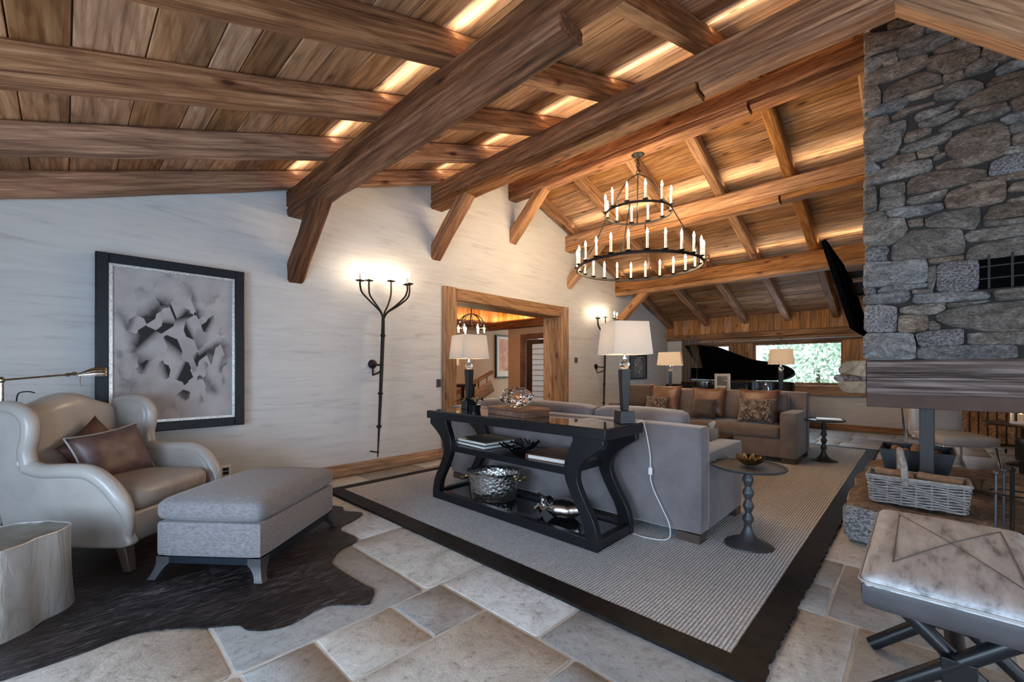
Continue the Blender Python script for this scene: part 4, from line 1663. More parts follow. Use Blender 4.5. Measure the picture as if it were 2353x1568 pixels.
HIDE_P = [(-.17, 2.56), (.04, 2.56), (.20, 2.58), (.33, 2.51), (.46, 2.39), (.56, 2.31), (.58, 2.24), (.64, 2.17), (.74, 2.14), (.86, 2.17), (.94, 2.16), (1.06, 2.04), (1.10, 2.06), (1.16, 2.14), (1.15, 2.25), (1.14, 2.43), (1.14, 2.61), (1.17, 2.68), (1.27, 2.79), (1.43, 2.87), (1.43, 3.15), (1.61, 3.26), (1.72, 3.37), (1.64, 3.52), (1.67, 3.64), (1.58, 3.78), (1.35, 3.72), (1.2, 3.95), (.8, 4.05), (.3, 4.25), (-.2, 4.1), (-.6, 4.25), (-.95, 3.9), (-.8, 3.4), (-1.05, 3.0), (-.85, 2.7), (-.45, 2.75)]
hp = [(p.x, p.y) for p in smoothpath([(x - .3, y - 3.1, 0) for x, y in HIDE_P + HIDE_P[:1]], 4)[:-1]]
m = MB().prism(hp, .001, .007)
o = m.build('cowhide_rug', HIDE, loc=(.3, 3.1, 0))
tag(o, 'dark brown cowhide with painted-in hair sheen spread under the wing chair and ottoman', 'rug')

# ------------------------------------------------------------------ wing chair (local +X is the front)
FX = math.atan2(-.765, .645)
F_ = Vector((.645, -.765, 0))
R_ = Vector((.767, .642, 0))            # towards the chair's left-hand side as it sits
# near front foot at (.218, 3.391): local (+.36, -.36)
base = Vector((.218, 3.391, 0)) - F_ * .36 + R_ * .37
wc = thing('wing_chair', 'grey leather wing chair with rolled arms beside the painting', 'armchair', (base.x, base.y, .007), FX)
# body under the seat
body = MB().prism([(-.36, .14), (.355, .14), (.385, .20), (.385, .335), (-.33, .335)], -.335, .335, axis=1)
body.build('seat_base', LEATHER, wc, bevel=.015)
# seat cushion
MB().rbox((.065, 0, .405), (.66, .56, .15), .055, n=9, puff=(.015, 0, .022)).build('seat_cushion', LEATHERSEAT, wc, smooth=True, weld=True)
# back: leaning panel with a serpentine crest


def back_pt(u, v, front):
    y = (u - .5) * .60
    crest = .955 + .05 * math.cos((u - .5) * PI * 1.7)
    z = .30 + v * (crest - .30)
    x = -.27 - .165 * v - .02 * math.sin(PI * v) + (.055 + .03 * (1 - (2 * u - 1) ** 2)) * (1 if front else -.75)
    x += (0 if front else -.0)
    return x, y, z


bk = MB()
bk.grid(lambda u, v: back_pt(u, v, True), 14, 12)
bk.grid(lambda u, v: back_pt(1 - u, v, False), 14, 12)
# close the crest and sides with a rounded band
bk.grid(lambda u, v: tuple(a + (b - a) * v + (0, 0, .035 * math.sin(PI * v))[i] for i, (a, b) in enumerate(zip(back_pt(u, 1, True), back_pt(u, 1, False)))), 14, 5)
bk.grid(lambda u, v: tuple(a + (b - a) * u for a, b in zip(back_pt(0, v, False), back_pt(0, v, True))), 3, 12)
bk.grid(lambda u, v: tuple(a + (b - a) * u for a, b in zip(back_pt(1, v, True), back_pt(1, v, False))), 3, 12)
bk.build('backrest', LEATHER, wc, smooth=True, weld=True, angle=1.1)
for sg, nm in ((-1, 'near'), (1, 'far')):
    # side: arm and wing in one upholstered panel, flared outwards
    def arm_y(z):
        return sg * (.335 + .055 * max(0, min(1, (z - .2) / .45)))
    outline = [(-.37, .14), (.36, .14), (.40, .22), (.405, .33), (.375, .42), (.31, .515), (.22, .585), (.12, .60), (-.03, .595), (-.14, .592), (-.18, .625), (-.19, .71), (-.172, .80), (-.172, .88), (-.21, .935), (-.28, .965), (-.36, .965), (-.45, .94), (-.445, .78), (-.41, .5)]
    pth = [(p.x, p.z) for p in smoothpath([(x, 0, z) for x, z in outline + outline[:1]], 3)[:-1]]
    q = MB()
    n = len(pth)
    vs = [(x, arm_y(z) + sg * .03, z) for x, z in pth] + [(x, arm_y(z) - sg * .045, z) for x, z in pth]
    q.add(vs, [tuple(range(n)), tuple(range(n, 2 * n))[::-1]] + [(i, n + i, n + (i + 1) % n, (i + 1) % n) for i in range(n)])
    q.build('side', LEATHER, wc, bevel=.02, seg=3, weld=True)
    # rolled edge: up the front of the arm, along it, then up the wing
    roll = smoothpath([(.385, arm_y(.20), .20), (.398, arm_y(.34), .34), (.365, arm_y(.44), .435), (.295, arm_y(.54), .53), (.20, arm_y(.6), .592), (.08, arm_y(.61), .60), (-.08, arm_y(.61), .597), (-.175, arm_y(.64), .62)], 5)
    rad = [.022 + .024 * min(1, i / 10) for i in range(len(roll))]
    MB().tube(roll, rad, 10).build('arm_roll', LEATHER, wc, smooth=True, angle=1.3)
    wing = smoothpath([(-.175, arm_y(.64), .61), (-.19, arm_y(.72), .71), (-.172, arm_y(.82), .80), (-.172, arm_y(.9), .88), (-.21, arm_y(.98), .938), (-.28, arm_y(1), .968), (-.36, arm_y(1), .968), (-.44, arm_y(1), .95)], 5)
    MB().tube(wing, [.042] * len(wing), 10).build('wing_roll', LEATHER, wc, smooth=True, angle=1.3)
for sx in (-.33, .36):
    for sy in (-.33, .33):
        q = MB()
        k = 1 if sx > 0 else -1
        q.add([(sx - .03, sy - .03, .145), (sx + .03, sy - .03, .145), (sx + .03, sy + .03, .145), (sx - .03, sy + .03, .145),
               (sx - .022 + k * .03, sy - .022, 0), (sx + .022 + k * .03, sy - .022, 0), (sx + .022 + k * .03, sy + .022, 0), (sx - .022 + k * .03, sy + .022, 0)],
              [(0, 1, 2, 3), (7, 6, 5, 4), (0, 4, 5, 1), (1, 5, 6, 2), (2, 6, 7, 3), (3, 7, 4, 0)])
        q.build('leg', FOOT, wc, bevel=.004)


def pillow_mesh(w, h, t, n=12):
    mb = MB()
    for sg in (-1, 1):
        def fn(u, v):
            a, b = (u * 2 - 1) * sg, v * 2 - 1
            k = 1 - .10 * (1 - b * b) * abs(a) ** 3
            k2 = 1 - .10 * (1 - a * a) * abs(b) ** 3
            th = t / 2 * ((1 - a ** 4) * (1 - b ** 4)) ** .6
            wr = .012 * noise.noise(Vector((a * 2.5, b * 2.5, sg * 3))) * (1 - a ** 4) * (1 - b ** 4)
            return (sg * th + wr, a * w / 2 * k, b * h / 2 * k2)
        mb.grid(fn, n, n)
    return mb


def pillow(name, label, mat, loc, rot, w=.45, h=.45, t=.15, group=None, pipe=None):
    p = pillow_mesh(w, h, t).build(name, mat, smooth=True, weld=True, angle=1.5, loc=loc, rot=rot)
    tag(p, label, 'pillow', group)
    if pipe:
        e = []
        for i in range(49):
            a = i / 48 * 4
            s, tt = int(a) % 4, a - int(a)
            c = [(-1, -1), (1, -1), (1, 1), (-1, 1)]
            u, v = c[s][0] + (c[(s + 1) % 4][0] - c[s][0]) * tt, c[s][1] + (c[(s + 1) % 4][1] - c[s][1]) * tt
            e.append((0, u * w / 2 * (1 - .10 * (1 - v * v) * abs(u) ** 3), v * h / 2 * (1 - .10 * (1 - u * u) * abs(v) ** 3)))
        MB().tube(e, .006, 6, cap=False).build('piping', pipe, p, smooth=True)
    return p


def loc_in(root, p):
    a = root.rotation_euler.z
    return (root.location.x + p[0] * math.cos(a) - p[1] * math.sin(a), root.location.y + p[0] * math.sin(a) + p[1] * math.cos(a), root.location.z + p[2])


pillow('throw_pillow', 'dark rust pillow half hidden behind the mauve one on the wing chair', CUSHRUST, loc_in(wc, (-.20, .01, .64)), (.55, -.28, FX + .03), .36, .36, .11)
pillow('throw_pillow', 'mauve brown silk pillow with corded edge on the wing chair', CUSHTAUPE, loc_in(wc, (-.085, .02, .615)), (.10, -.36, FX - .10), .46, .36, .16, pipe=PIPING)

# ------------------------------------------------------------------ ottoman
A_, B_, C_ = Vector((.351, 3.176, 0)), Vector((.765, 2.684, 0)), Vector((1.434, 3.244, 0))
oc = (A_ + C_) / 2
ot = thing('ottoman', 'grey linen ottoman on dark splayed feet in front of the wing chair', 'ottoman', (oc.x, oc.y, .007), math.atan2(C_.y - B_.y, C_.x - B_.x))
OL, OD = .86, .63
MB().rbox((0, 0, .222), (OL, OD, .205), .022, n=6).build('base', LINEN, ot, smooth=True, weld=True)
MB().rbox((0, 0, .385), (OL + .015, OD + .015, .125), .05, n=10, puff=(0, 0, .035)).build('cushion', LINEN, ot, smooth=True, weld=True)
q = MB()
for sg in (-1, 1):
    q.bb(-OL / 2 + .02, OL / 2 - .02, sg * (OD / 2 - .018) - .015, sg * (OD / 2 - .018) + .015, .085, .122)
    q.bb(sg * (OL / 2 - .018) - .015, sg * (OL / 2 - .018) + .015, -OD / 2 + .02, OD / 2 - .02, .085, .122)
q.build('plinth', FRAMEBLUE, ot)
FOOTDK = plain('dark_grey_foot', (.055, .052, .056), .4)
for sx in (-1, 1):
    for sy in (-1, 1):
        f = MB()
        rings = [(.122, -.080, -.002), (.085, -.080, -.002), (.065, -.058, .002), (.035, -.036, .010), (.012, -.026, .020), (0, -.022, .028)]
        for z, a, b in rings:
            for u, v in ((a, a), (b, a), (b, b), (a, b)):
                f.v.append((sx * (OL / 2 + u), sy * (OD / 2 + v), z))
        n_ = len(rings)
        for k in range(n_ - 1):
            for q_ in range(4):
                f.f.append((k * 4 + q_, k * 4 + (q_ + 1) % 4, k * 4 + 4 + (q_ + 1) % 4, k * 4 + 4 + q_))
        f.f += [(0, 1, 2, 3), (n_ * 4 - 1, n_ * 4 - 2, n_ * 4 - 3, n_ * 4 - 4)]
        f.build('foot', FOOTDK, ot, smooth=True, weld=True, angle=.6)


# ------------------------------------------------------------------ cast stump table
st = thing('stump_table', 'silvery cast metal tree stump side table at the left edge', 'side table', (-.235, 3.155, .007))
NS, NZ = 72, 14


def stump_r(a, z):
    t = z / .40
    lob = 1 + .075 * math.sin(3 * a + .6) + .05 * math.sin(5 * a + 2.1) + .018 * math.sin(11 * a)
    return .232 * lob * (1.08 - .16 * t + .10 * t * t) + .006 * noise.noise(Vector((math.cos(a) * 3, math.sin(a) * 3, z * 5)))


sv, sf = [], []
for k in range(NZ + 1):
    z = .40 * k / NZ
    for i in range(NS):
        a = 2 * PI * i / NS
        r = stump_r(a, z)
        sv.append((r * math.cos(a), r * math.sin(a), z))
for k in range(NZ):
    for i in range(NS):
        sf.append((k * NS + i, k * NS + (i + 1) % NS, (k + 1) * NS + (i + 1) % NS, (k + 1) * NS + i))
sf.append(tuple(range(NS))[::-1])
m = MB()
m.v, m.f = sv, sf
m.build('trunk', STUMP, st, smooth=True, angle=1.2)
tv_ = [((stump_r(2 * PI * i / NS, .40) - .004) * math.cos(2 * PI * i / NS), (stump_r(2 * PI * i / NS, .40) - .004) * math.sin(2 * PI * i / NS)) for i in range(NS)]
slab('top', tv_, .385, .398, STUMPTOP, st, inset=.006)
MB().tube([(x * 1.004, y * 1.004, .398) for x, y in tv_ + tv_[:1]], .004, 5, cap=False).build('rim', STUMP, st, smooth=True)

# ------------------------------------------------------------------ reading lamp behind the chair
fl_ = thing('reading_lamp', 'nickel pharmacy floor lamp with a fluted shade over the wing chair', 'floor lamp', (-.27, 4.12, .007))
MB().lathe([(.001, 0), (.13, 0), (.13, .015), (.03, .03), (.011, .05), (.011, 1.14), (.001, 1.145)], 20).build('stand', NICKEL, fl_, smooth=True)
MB().blob((0, 0, 1.13), (.018, .018, .022)).build('joint', NICKEL, fl_, smooth=True)
MB().tube([(0, -.01, 1.13), (.29, -.01, 1.163)], .0065, 8).build('arm', NICKEL, fl_, smooth=True)
MB().tube([(.27, -.01, 1.16), (.285, -.01, 1.162), (.30, -.01, 1.166), (.315, -.01, 1.168), (.33, -.01, 1.172)], [.008, .014, .009, .014, .009], 8).build('knuckle', NICKEL, fl_, smooth=True)
NF = 24
hv = []
shade = MB()


def head(u, v):
    t = u
    a = PI * v                       # half shell, open below
    r = .012 + .038 * math.sin(min(1, t * 1.25) * PI / 2) ** 1.3 * (1 if t < .85 else 1 - (t - .85) * 1.2)
    r *= 1 + .05 * math.cos(v * 18 * PI)
    return (.325 + t * .15, -.01 - math.cos(a) * r, 1.152 + math.sin(a) * r * 1.25)


shade.grid(head, 14, 40)
o = shade.build('shade', NICKEL, fl_, smooth=True, angle=1.2)
so = o.modifiers.new('solid', 'SOLIDIFY')
so.thickness = .003
MB().tube([(.345, -.03, 1.15), (.343, -.03, 1.12), (.348, -.03, 1.085)], .0025, 5).build('pull_chain', NICKEL, fl_, smooth=True)
MB().tube(smoothpath([(.06, .0, .99), (.07, 0, 1.045), (.11, 0, 1.055), (.14, 0, 1.045)], 4), .004, 6).build('hook', IRON, fl_, smooth=True)

# ------------------------------------------------------------------ framed abstract on the plaster wall
pa = thing('framed_painting', 'grey abstract of angular facets in a wide blue-black frame', 'painting', (.67, 4.62, 1.405))
w2, h2 = 1.012 / 2, 1.442 / 2
q = MB()
fw = .078
for (x0, x1, z0, z1) in ((-w2, -w2 + fw, -h2, h2), (w2 - fw, w2, -h2, h2)):
    q.bb(x0, x1, -.002, .078, z0, z1)
for (z0, z1) in ((-h2, -h2 + fw), (h2 - fw, h2)):
    q.bb(-w2 + fw, w2 - fw, -.002, .078, z0, z1)
q.build('frame', FRAMEBLUE, pa, bevel=.006)
q = MB()
a, b = w2 - fw, h2 - fw
lw = .022
q.bb(-a, -a + lw, .006, .06, -b, b).bb(a - lw, a, .006, .06, -b, b).bb(-a + lw, a - lw, .006, .06, -b, -b + lw).bb(-a + lw, a - lw, .006, .06, b - lw, b)
q.build('liner', GREYLINER, pa)
MB().bb(-a + lw, a - lw, .022, .04, -b + lw, b - lw).build('canvas', CANVAS, pa)

# ------------------------------------------------------------------ wall candelabra


def candelabra(name, label, x):
    t = thing(name, label, 'sconce', (x, 4.5, 0))
    MB().tube([(-.04, .0, .20), (-.015, 0, .7), (.01, 0, 1.254), (.025, 0, 1.60), (.03, 0, 1.84)], [.007, .018, .022, .022, .019], 8).build('stem', IRON, t, smooth=True)
    q = MB()
    for z, xx in ((.55, -.024), (.93, -.006), (1.60, .025)):
        q.blob((xx, 0, z), (.031, .031, .022))
    q.build('collar', IRON, t, smooth=True)
    q = MB()
    q.lathe([(.001, 0), (.055, 0), (.05, .02), (.02, .035), (.001, .036)], 16)
    q.v = [(x_ , .20 - z_, y_ + 1.27) for x_, y_, z_ in q.v]
    q.tube([(0, .18, 1.27), (-.01, .09, 1.26), (.01, 0, 1.255)], .012, 8)
    q.tube([(0, .185, 1.22), (-.02, .15, 1.14), (0, .05, 1.17), (.008, 0, 1.2)], .011, 6)
    q.build('wall_bracket', IRON, t, smooth=True)
    MB().tube([(-.03, .19, .24), (-.03, .10, .245), (-.03, 0, .25)], .009, 6).build('wall_bracket', IRON, t, smooth=True)
    cup = bulb = cand = None
    for dx, z, dy in ((-.263, 2.184, -.02), (-.10, 2.225, .09), (.185, 2.26, .09), (.275, 2.20, -.12), (.38, 2.245, .0)):
        mid = dx * .86
        MB().tube(smoothpath([(.03, 0, 1.78), (.03 + dx * .14, dy * .2, 1.87), (.02 + dx * .52, dy * .55, 1.96), (dx * .90, dy * .9, 2.06), (dx, dy, 2.14), (dx, dy, z)], 5), .0105, 7).build('arm', IRON, t, smooth=True)
        if cand is None:
            cand = MB().lathe([(.009, .01), (.009, .085), (.001, .086)], 10).build('candle', CANDLE, t, smooth=True, loc=(dx, dy, z))
            MB().lathe([(.001, -.004), (.046, .004), (.05, .010), (.010, .010), (.008, .03), (.001, .03)], 16).build('drip_cup', IRON, cand, smooth=True)
            MB().lathe([(.001, .084), (.011, .095), (.013, .112), (.007, .135), (.001, .150)], 10).build('bulb', BULB_S, cand, smooth=True)
        else:
            copy_tree(cand, t).location = (dx, dy, z)
    return t


candelabra('wall_candelabra', 'tall wrought iron five-branch wall candelabra beside the painting', 2.523)
candelabra('wall_candelabra', 'far wrought iron candelabra on the plaster wall past the doorway', 7.36)

# switches and outlet on the plaster wall
for (x, z, w, h, lab, mt) in ((3.488, 1.022, .07, .11, 'small dark switch plate left of the doorway', SWITCH), (6.675, 1.387, .10, .10, 'square dark control panel right of the doorway', SWITCH), (1.04, .254, .08, .10, 'white socket plate low on the wall behind the ottoman', WHITE)):
    t = thing('wall_switch' if mt is SWITCH else 'wall_socket', lab, 'switch' if mt is SWITCH else 'socket', (x, YW, z))
    MB().bb(-w / 2, w / 2, -.012, 0, -h / 2, h / 2).build('plate', mt, t, bevel=.003)
    for k in range(2):
        MB().bb(-w * .3, w * .3, -.017, -.012, -h * .32 + k * h * .36, -h * .04 + k * h * .36).build('rocker' if mt is SWITCH else 'receptacle', BLACK if mt is WHITE else IRONBLUE, t)

# ------------------------------------------------------------------ console table behind the sofa
CT = thing('console_table', 'black lacquer console table with serpentine legs and glass top', 'console table', (2.62, 2.39, .016))
cy0 = 2.39
zt_ = .809                     # top surface above the rug


def cbb(x0, x1, y0, y1, z0, z1, mb):
    return mb.bb(x0 - 2.62, x1 - 2.62, y0 - cy0, y1 - cy0, z0, z1)


q = MB()
cbb(2.35, 2.86, 1.43, 3.35, .735, .803, q)
q.build('top_frame', BLACK, CT, bevel=.004)
q = MB()
cbb(2.362, 2.848, 1.442, 3.338, .803, .809, q)
q.build('glass_top', GLASSTOP, CT)
oy_ = [(1.46, .735), (1.46, .685), (1.52, .645), (1.605, .58), (1.655, .50), (1.655, .42), (1.60, .31), (1.53, .19), (1.50, .08), (1.50, .0)]
iy_ = [(1.70, .735), (1.70, .70), (1.735, .63), (1.765, .55), (1.765, .46), (1.735, .38), (1.685, .29), (1.625, .19), (1.595, .08), (1.595, 0)]
sm = lambda L: [(p.y, p.z) for p in smoothpath([(0, a, b) for a, b in L], 4)]
band = sm(oy_) + sm(iy_)[::-1]
for x0, x1 in ((2.37, 2.425), (2.80, 2.855)):
    for mir in (1, -1):
        pts = [((a - cy0) * mir, b) for a, b in band]
        MB().prism(pts, x0 - 2.62, x1 - 2.62, axis=0).build('leg', BLACK, CT, bevel=.004)
q = MB()
cbb(2.375, 2.85, 1.74, 3.04, .462, .515, q)
q.build('middle_shelf', BLACK, CT, bevel=.004)
q = MB()
cbb(2.425, 2.80, 1.53, 3.25, .028, .058, q)
q.build('bottom_shelf', GLASSTOP, CT)
q = MB()
cbb(2.372, 2.423, 1.503, 3.277, 0, .075, q)
cbb(2.802, 2.853, 1.503, 3.277, 0, .075, q)
cbb(2.424, 2.80, 1.503, 1.555, 0, .075, q)
cbb(2.424, 2.80, 3.225, 3.277, 0, .075, q)
q.build('base_frame', BLACK, CT, bevel=.004)
ZT = .016 + zt_

# things on the console
bx = thing('wooden_box', 'flat two-tone wooden box under the crystal bowl on the console', 'box', (2.61, 2.425, ZT), -.16)
MB().bb(-.135, .135, -.245, .245, 0, .045).build('tray', REDWOOD, bx, bevel=.003)
MB().bb(-.138, .138, -.248, .248, .047, .068).build('lid', REDWOOD, bx, bevel=.003)
cb = MB()
for (a, b, c, s) in ((0, 0, 0, 1),):
    cb.blob((0, 0, 0), (.14, .14, .085), 26, 16)
cb.v = [tuple(Vector(p) * (1 + .10 * noise.cell(Vector((p[0] * 24, p[1] * 24, p[2] * 24))) - .05 + .05 * noise.noise(Vector(p) * 18))) for p in cb.v]
o = cb.build('crystal_bowl', CRYSTAL, smooth=False, loc=(2.60, 2.43, ZT + .068 + .082))
tag(o, 'clear faceted rock crystal ornament on the flat wooden box', 'ornament')
# low dark plant beside the left console lamp
pl = thing('trailing_plant', 'low dark leafy plant beside the left console lamp', 'plant', (2.66, 3.02, ZT))
MB().lathe([(.001, 0), (.05, 0), (.06, .05), (.055, .05), (.001, .04)], 14).build('bowl', BLACK, pl, smooth=True)
rp = random.Random(8)
for k in range(16):
    a = rp.uniform(0, 2 * PI)
    L = rp.uniform(.09, .20)
    w = L * .16
    ca, sa = math.cos(a), math.sin(a)
    vs = []
    for t in (0, .35, .7, 1):
        r, z = L * t, .05 + .07 * math.sin(t * 2.4) - .02 * t
        ww = w * math.sin(PI * min(1, t * .85 + .12))
        vs += [(r * ca - ww * sa, r * sa + ww * ca, z + .006), (r * ca, r * sa, z), (r * ca + ww * sa, r * sa - ww * ca, z + .006)]
    MB().add(vs, [(i * 3 + j, i * 3 + j + 1, i * 3 + j + 4, i * 3 + j + 3) for i in range(3) for j in range(2)]).build('leaf', PLANTLEAF, pl, smooth=True)

ZM = .016 + .515
rot_b = -.10
for k, (dz, w, d, h, mt, lab) in enumerate(((0, .36, .44, .028, BLACK, 'large dark-backed book at the bottom of the left stack on the console shelf'), (.028, .34, .42, .026, BOOKCOVER, 'taupe book on top of the left stack on the console shelf'))):
    b = thing('book', lab, 'book', (2.62, 2.83, ZM + dz), rot_b + .03 * k, 'books on the console shelf')
    MB().bb(-w / 2 + .006, w / 2 - .006, -d / 2 + .006, d / 2 - .003, .004, h - .004).build('pages', PAPER, b)
    q = MB().bb(-w / 2, w / 2, -d / 2, d / 2, 0, .004).bb(-w / 2, w / 2, -d / 2, d / 2, h - .004, h)
    q.bb(-w / 2, w / 2, d / 2 - .004, d / 2, .004, h - .004)
    q.build('cover', mt, b)
b = thing('book', 'brown leather bound book lying at the right end of the console shelf', 'book', (2.61, 1.99, ZM), .05, 'books on the console shelf')
MB().bb(-.175, .175, -.17, .165, .004, .030).build('pages', PAPER, b)
q = MB().bb(-.185, .185, -.18, .18, 0, .004).bb(-.185, .185, -.18, .18, .030, .036).bb(-.185, .185, .172, .18, .004, .030)
q.build('cover', BROWNLEATHER, b)
# black twig bowl between the books
dsh = thing('twig_bowl', 'black openwork metal bowl between the books on the console shelf', 'bowl', (2.60, 2.40, ZM))
rd = random.Random(3)
for k in range(22):
    a = rd.uniform(0, 2 * PI)
    b2 = a + rd.uniform(.5, 1.3)
    z0, z1 = rd.uniform(.006, .02), rd.uniform(.05, .085)
    r0, r1 = rd.uniform(.03, .09), rd.uniform(.13, .17)
    MB().tube(smoothpath([(r0 * math.cos(a), r0 * math.sin(a), z0), (r1 * .75 * math.cos((a + b2) / 2), r1 * .75 * math.sin((a + b2) / 2), (z0 + z1) * .4), (r1 * math.cos(b2), r1 * math.sin(b2), z1)], 3), .0075, 5).build('twig', BLACKGLOSS, dsh, smooth=True)
MB().ring((0, 0, .010), .06, .008, 20, 6).build('foot_ring', BLACKGLOSS, dsh, smooth=True)

ZB = .016 + .058
bk_ = thing('hammered_bucket', 'hammered silver oval bucket with ring handles on the lower console shelf', 'bucket', (2.60, 2.70, ZB), .5)
q = MB()
q.lathe([(.001, .002), (.165, 0), (.175, .006), (.19, .10), (.205, .20), (.212, .225), (.218, .228), (.205, .222), (.19, .19), (.165, .02), (.001, .016)], 44)
q.v = [(x * .85, y * 1.12, z * 1.08) for x, y, z in q.v]
q.build('vessel', HAMMER, bk_, smooth=True, angle=1.0)
for sy in (-1, 1):
    q = MB().ring((0, 0, 0), .042, .008, 20, 6)
    q.v = [(x, sy * (.262 + y * .9), .19 + z + (-.012 if sy * y > 0 else 0)) for x, y, z in q.v]
    q.build('ring_handle', GOLD, bk_, smooth=True)

sl = thing('silver_gourd', 'silver sculpted gourd with crumpled leaves on the lower console shelf', 'ornament', (2.63, 1.96, ZB), .35)
q = MB()
q.lathe([(.001, .0), (.06, .004), (.10, .05), (.105, .085), (.08, .125), (.03, .145), (.001, .146)], 40, fn=lambda a, z: 1 + .10 * abs(math.sin(a * 4)))
q.v = [(x, y * 1.25, z) for x, y, z in q.v]
q.build('gourd', SILVER, sl, smooth=True, angle=1.2)
rl = random.Random(6)
for k in range(9):
    a = rl.uniform(0, 2 * PI)
    s_ = .04 + rl.random() * .03
    c0 = (.02 * math.cos(a), (.15 if k < 7 else .11) + .04 * math.sin(a), .06 + .03 * rl.random())

    def lf(u, v):
        x, y = (u - .5) * s_ * 1.5, (v - .5) * s_ * 2
        wv = .02 * math.sin(u * 9 + k) + .016 * math.sin(v * 11 + k * 2)
        return (c0[0] + x * math.cos(a) - y * math.sin(a), c0[1] + x * math.sin(a) + y * math.cos(a), max(.004, c0[2] + wv + .03 * math.sin(a * 3)))
    MB().grid(lf, 7, 7).build('leaf', SILVER, sl, smooth=True, angle=1.5)
MB().tube(smoothpath([(0, .13, .11), (-.01, .17, .15), (-.03, .20, .175)], 4), [.010, .009, .009, .009, .008, .008, .007, .006, .006], 6).build('stalk', IRON, sl, smooth=True)

# ------------------------------------------------------------------ table lamps


def table_lamp(label, loc, rz, sw=.285, st=.245, power=4.5):
    t = thing('table_lamp', label, 'lamp', loc, rz, 'matching linen-shaded table lamps')
    MB().box((0, 0, .045), (.115, .115, .09), taper=.9).build('base', BLACK, t, bevel=.004)
    MB().box((0, 0, .235), (.045, .045, .29), taper=1.5).build('column', BLACK, t, bevel=.003)
    MB().blob((0, 0, .415), (.037, .037, .035), 14, 9).build('crystal_ball', CRYSTAL, t, smooth=True)
    MB().lathe([(.022, .452), (.022, .462), (.009, .466), (.009, .54), (.001, .54)], 10).build('stem', CHROME, t, smooth=True)
    q = MB()
    a, b = sw / 2, st / 2
    z0, z1 = .485, .710
    vs = [(-a, -a, z0), (a, -a, z0), (a, a, z0), (-a, a, z0), (-b, -b, z1), (b, -b, z1), (b, b, z1), (-b, b, z1)]
    q.add(vs, [(0, 1, 5, 4), (1, 2, 6, 5), (2, 3, 7, 6), (3, 0, 4, 7)])
    sh = q.build('shade', SHADE, t)
    so = sh.modifiers.new('solid', 'SOLIDIFY')
    so.thickness = .004
    MB().lathe([(.001, .54), (.022, .56), (.028, .585), (.018, .61), (.001, .618)], 12).build('bulb', BULBL, t, smooth=True)
    point('lamp_light', (0, 0, .60), power, (1, .74, .46), .035, t)
    return t


BULBL = emis('lamp_bulb', (1, .76, .48), 12.0)
table_lamp('linen-shaded black table lamp at the left end of the console, in front of the doorway', (2.70, 3.15, ZT), -.20)
table_lamp('linen-shaded black table lamp at the right end of the console with a white cord', (2.735, 1.51, ZT), .955)
table_lamp('glowing table lamp in the far corner left of the piano', (7.38, 3.18, .80), .3, .40, .35, 26)
table_lamp('small lit table lamp standing before the far window', (7.38, 1.495, .80), .35, .30, .26, 13)
# white cord from the right console lamp
cord = thing('lamp_cord', 'white lamp cord with inline switch hanging behind the sofa', 'cord', (2.92, 1.40, .016))
pth = [(2.80, 1.47, .815), (2.865, 1.455, .83), (2.915, 1.449, .80), (2.922, 1.409, .588), (2.922, 1.40, .39), (2.922, 1.321, .227), (2.918, 1.267, .126), (2.905, 1.255, .04), (2.86, 1.29, .022), (2.82, 1.40, .022), (2.83, 1.49, .022)]
MB().tube(smoothpath([(a - 2.92, b - 1.40, c - .016) for a, b, c in pth], 6), .0036, 6).build('cable', WHITE, cord, smooth=True)
MB().rbox((.0, .005, .455), (.018, .03, .055), .007, n=4).build('inline_switch', WHITE, cord, smooth=True, weld=True)

# ------------------------------------------------------------------ sofas (local +X is the front, Y along the length)


def sofa(name, label, loc, rz, L, D, mat, cmat, cuts, bh=.80, ah=.605, feet=.06):
    t = thing(name, label, 'sofa', loc, rz)
    MB().rbox((D / 2 + .04, 0, (feet + .30) / 2), (D - .10, L - .30, .30 - feet), .02, n=4).build('base', mat, t, smooth=True, weld=True)
    MB().rbox((.09, 0, (feet + bh) / 2), (.18, L, bh - feet), .03, n=6).build('back_frame', mat, t, smooth=True, weld=True)
    for s in (-1, 1):
        MB().rbox((D / 2 + .085, s * (L / 2 - .095), (feet + ah) / 2), (D - .17, .19, ah - feet), .03, n=6).build('arm', mat, t, smooth=True, weld=True)
        for x in (.08, D - .08):
            MB().box((x, s * (L / 2 - .09), feet / 2), (.13, .15, feet)).build('foot', FOOT, t)
    edges = [-L / 2 + .19] + cuts + [L / 2 - .19]
    for a, b in zip(edges[:-1], edges[1:]):
        MB().rbox(((D + .14) / 2 + .02, (a + b) / 2, .375), (D - .19, b - a - .006, .17), .045, n=8, puff=(.01, 0, .015)).build('seat_cushion', mat, t, smooth=True, weld=True)
        o = MB().rbox((0, 0, 0), (.20, b - a - .01, .43), .055, n=8, puff=(.03, 0, .02)).build('back_cushion', cmat, t, smooth=True, weld=True, loc=(.275, (a + b) / 2, .655))
        o.rotation_euler = (0, -.10, 0)
    # piping along the outer edges of the frame
    for s in (-1, 1):
        q = MB().tube([(.0 + .006, s * (L / 2 - .006), feet + .02), (.006, s * (L / 2 - .006), bh - .012)], .005, 6)
        q.build('piping', mat, t, smooth=True)
    return t


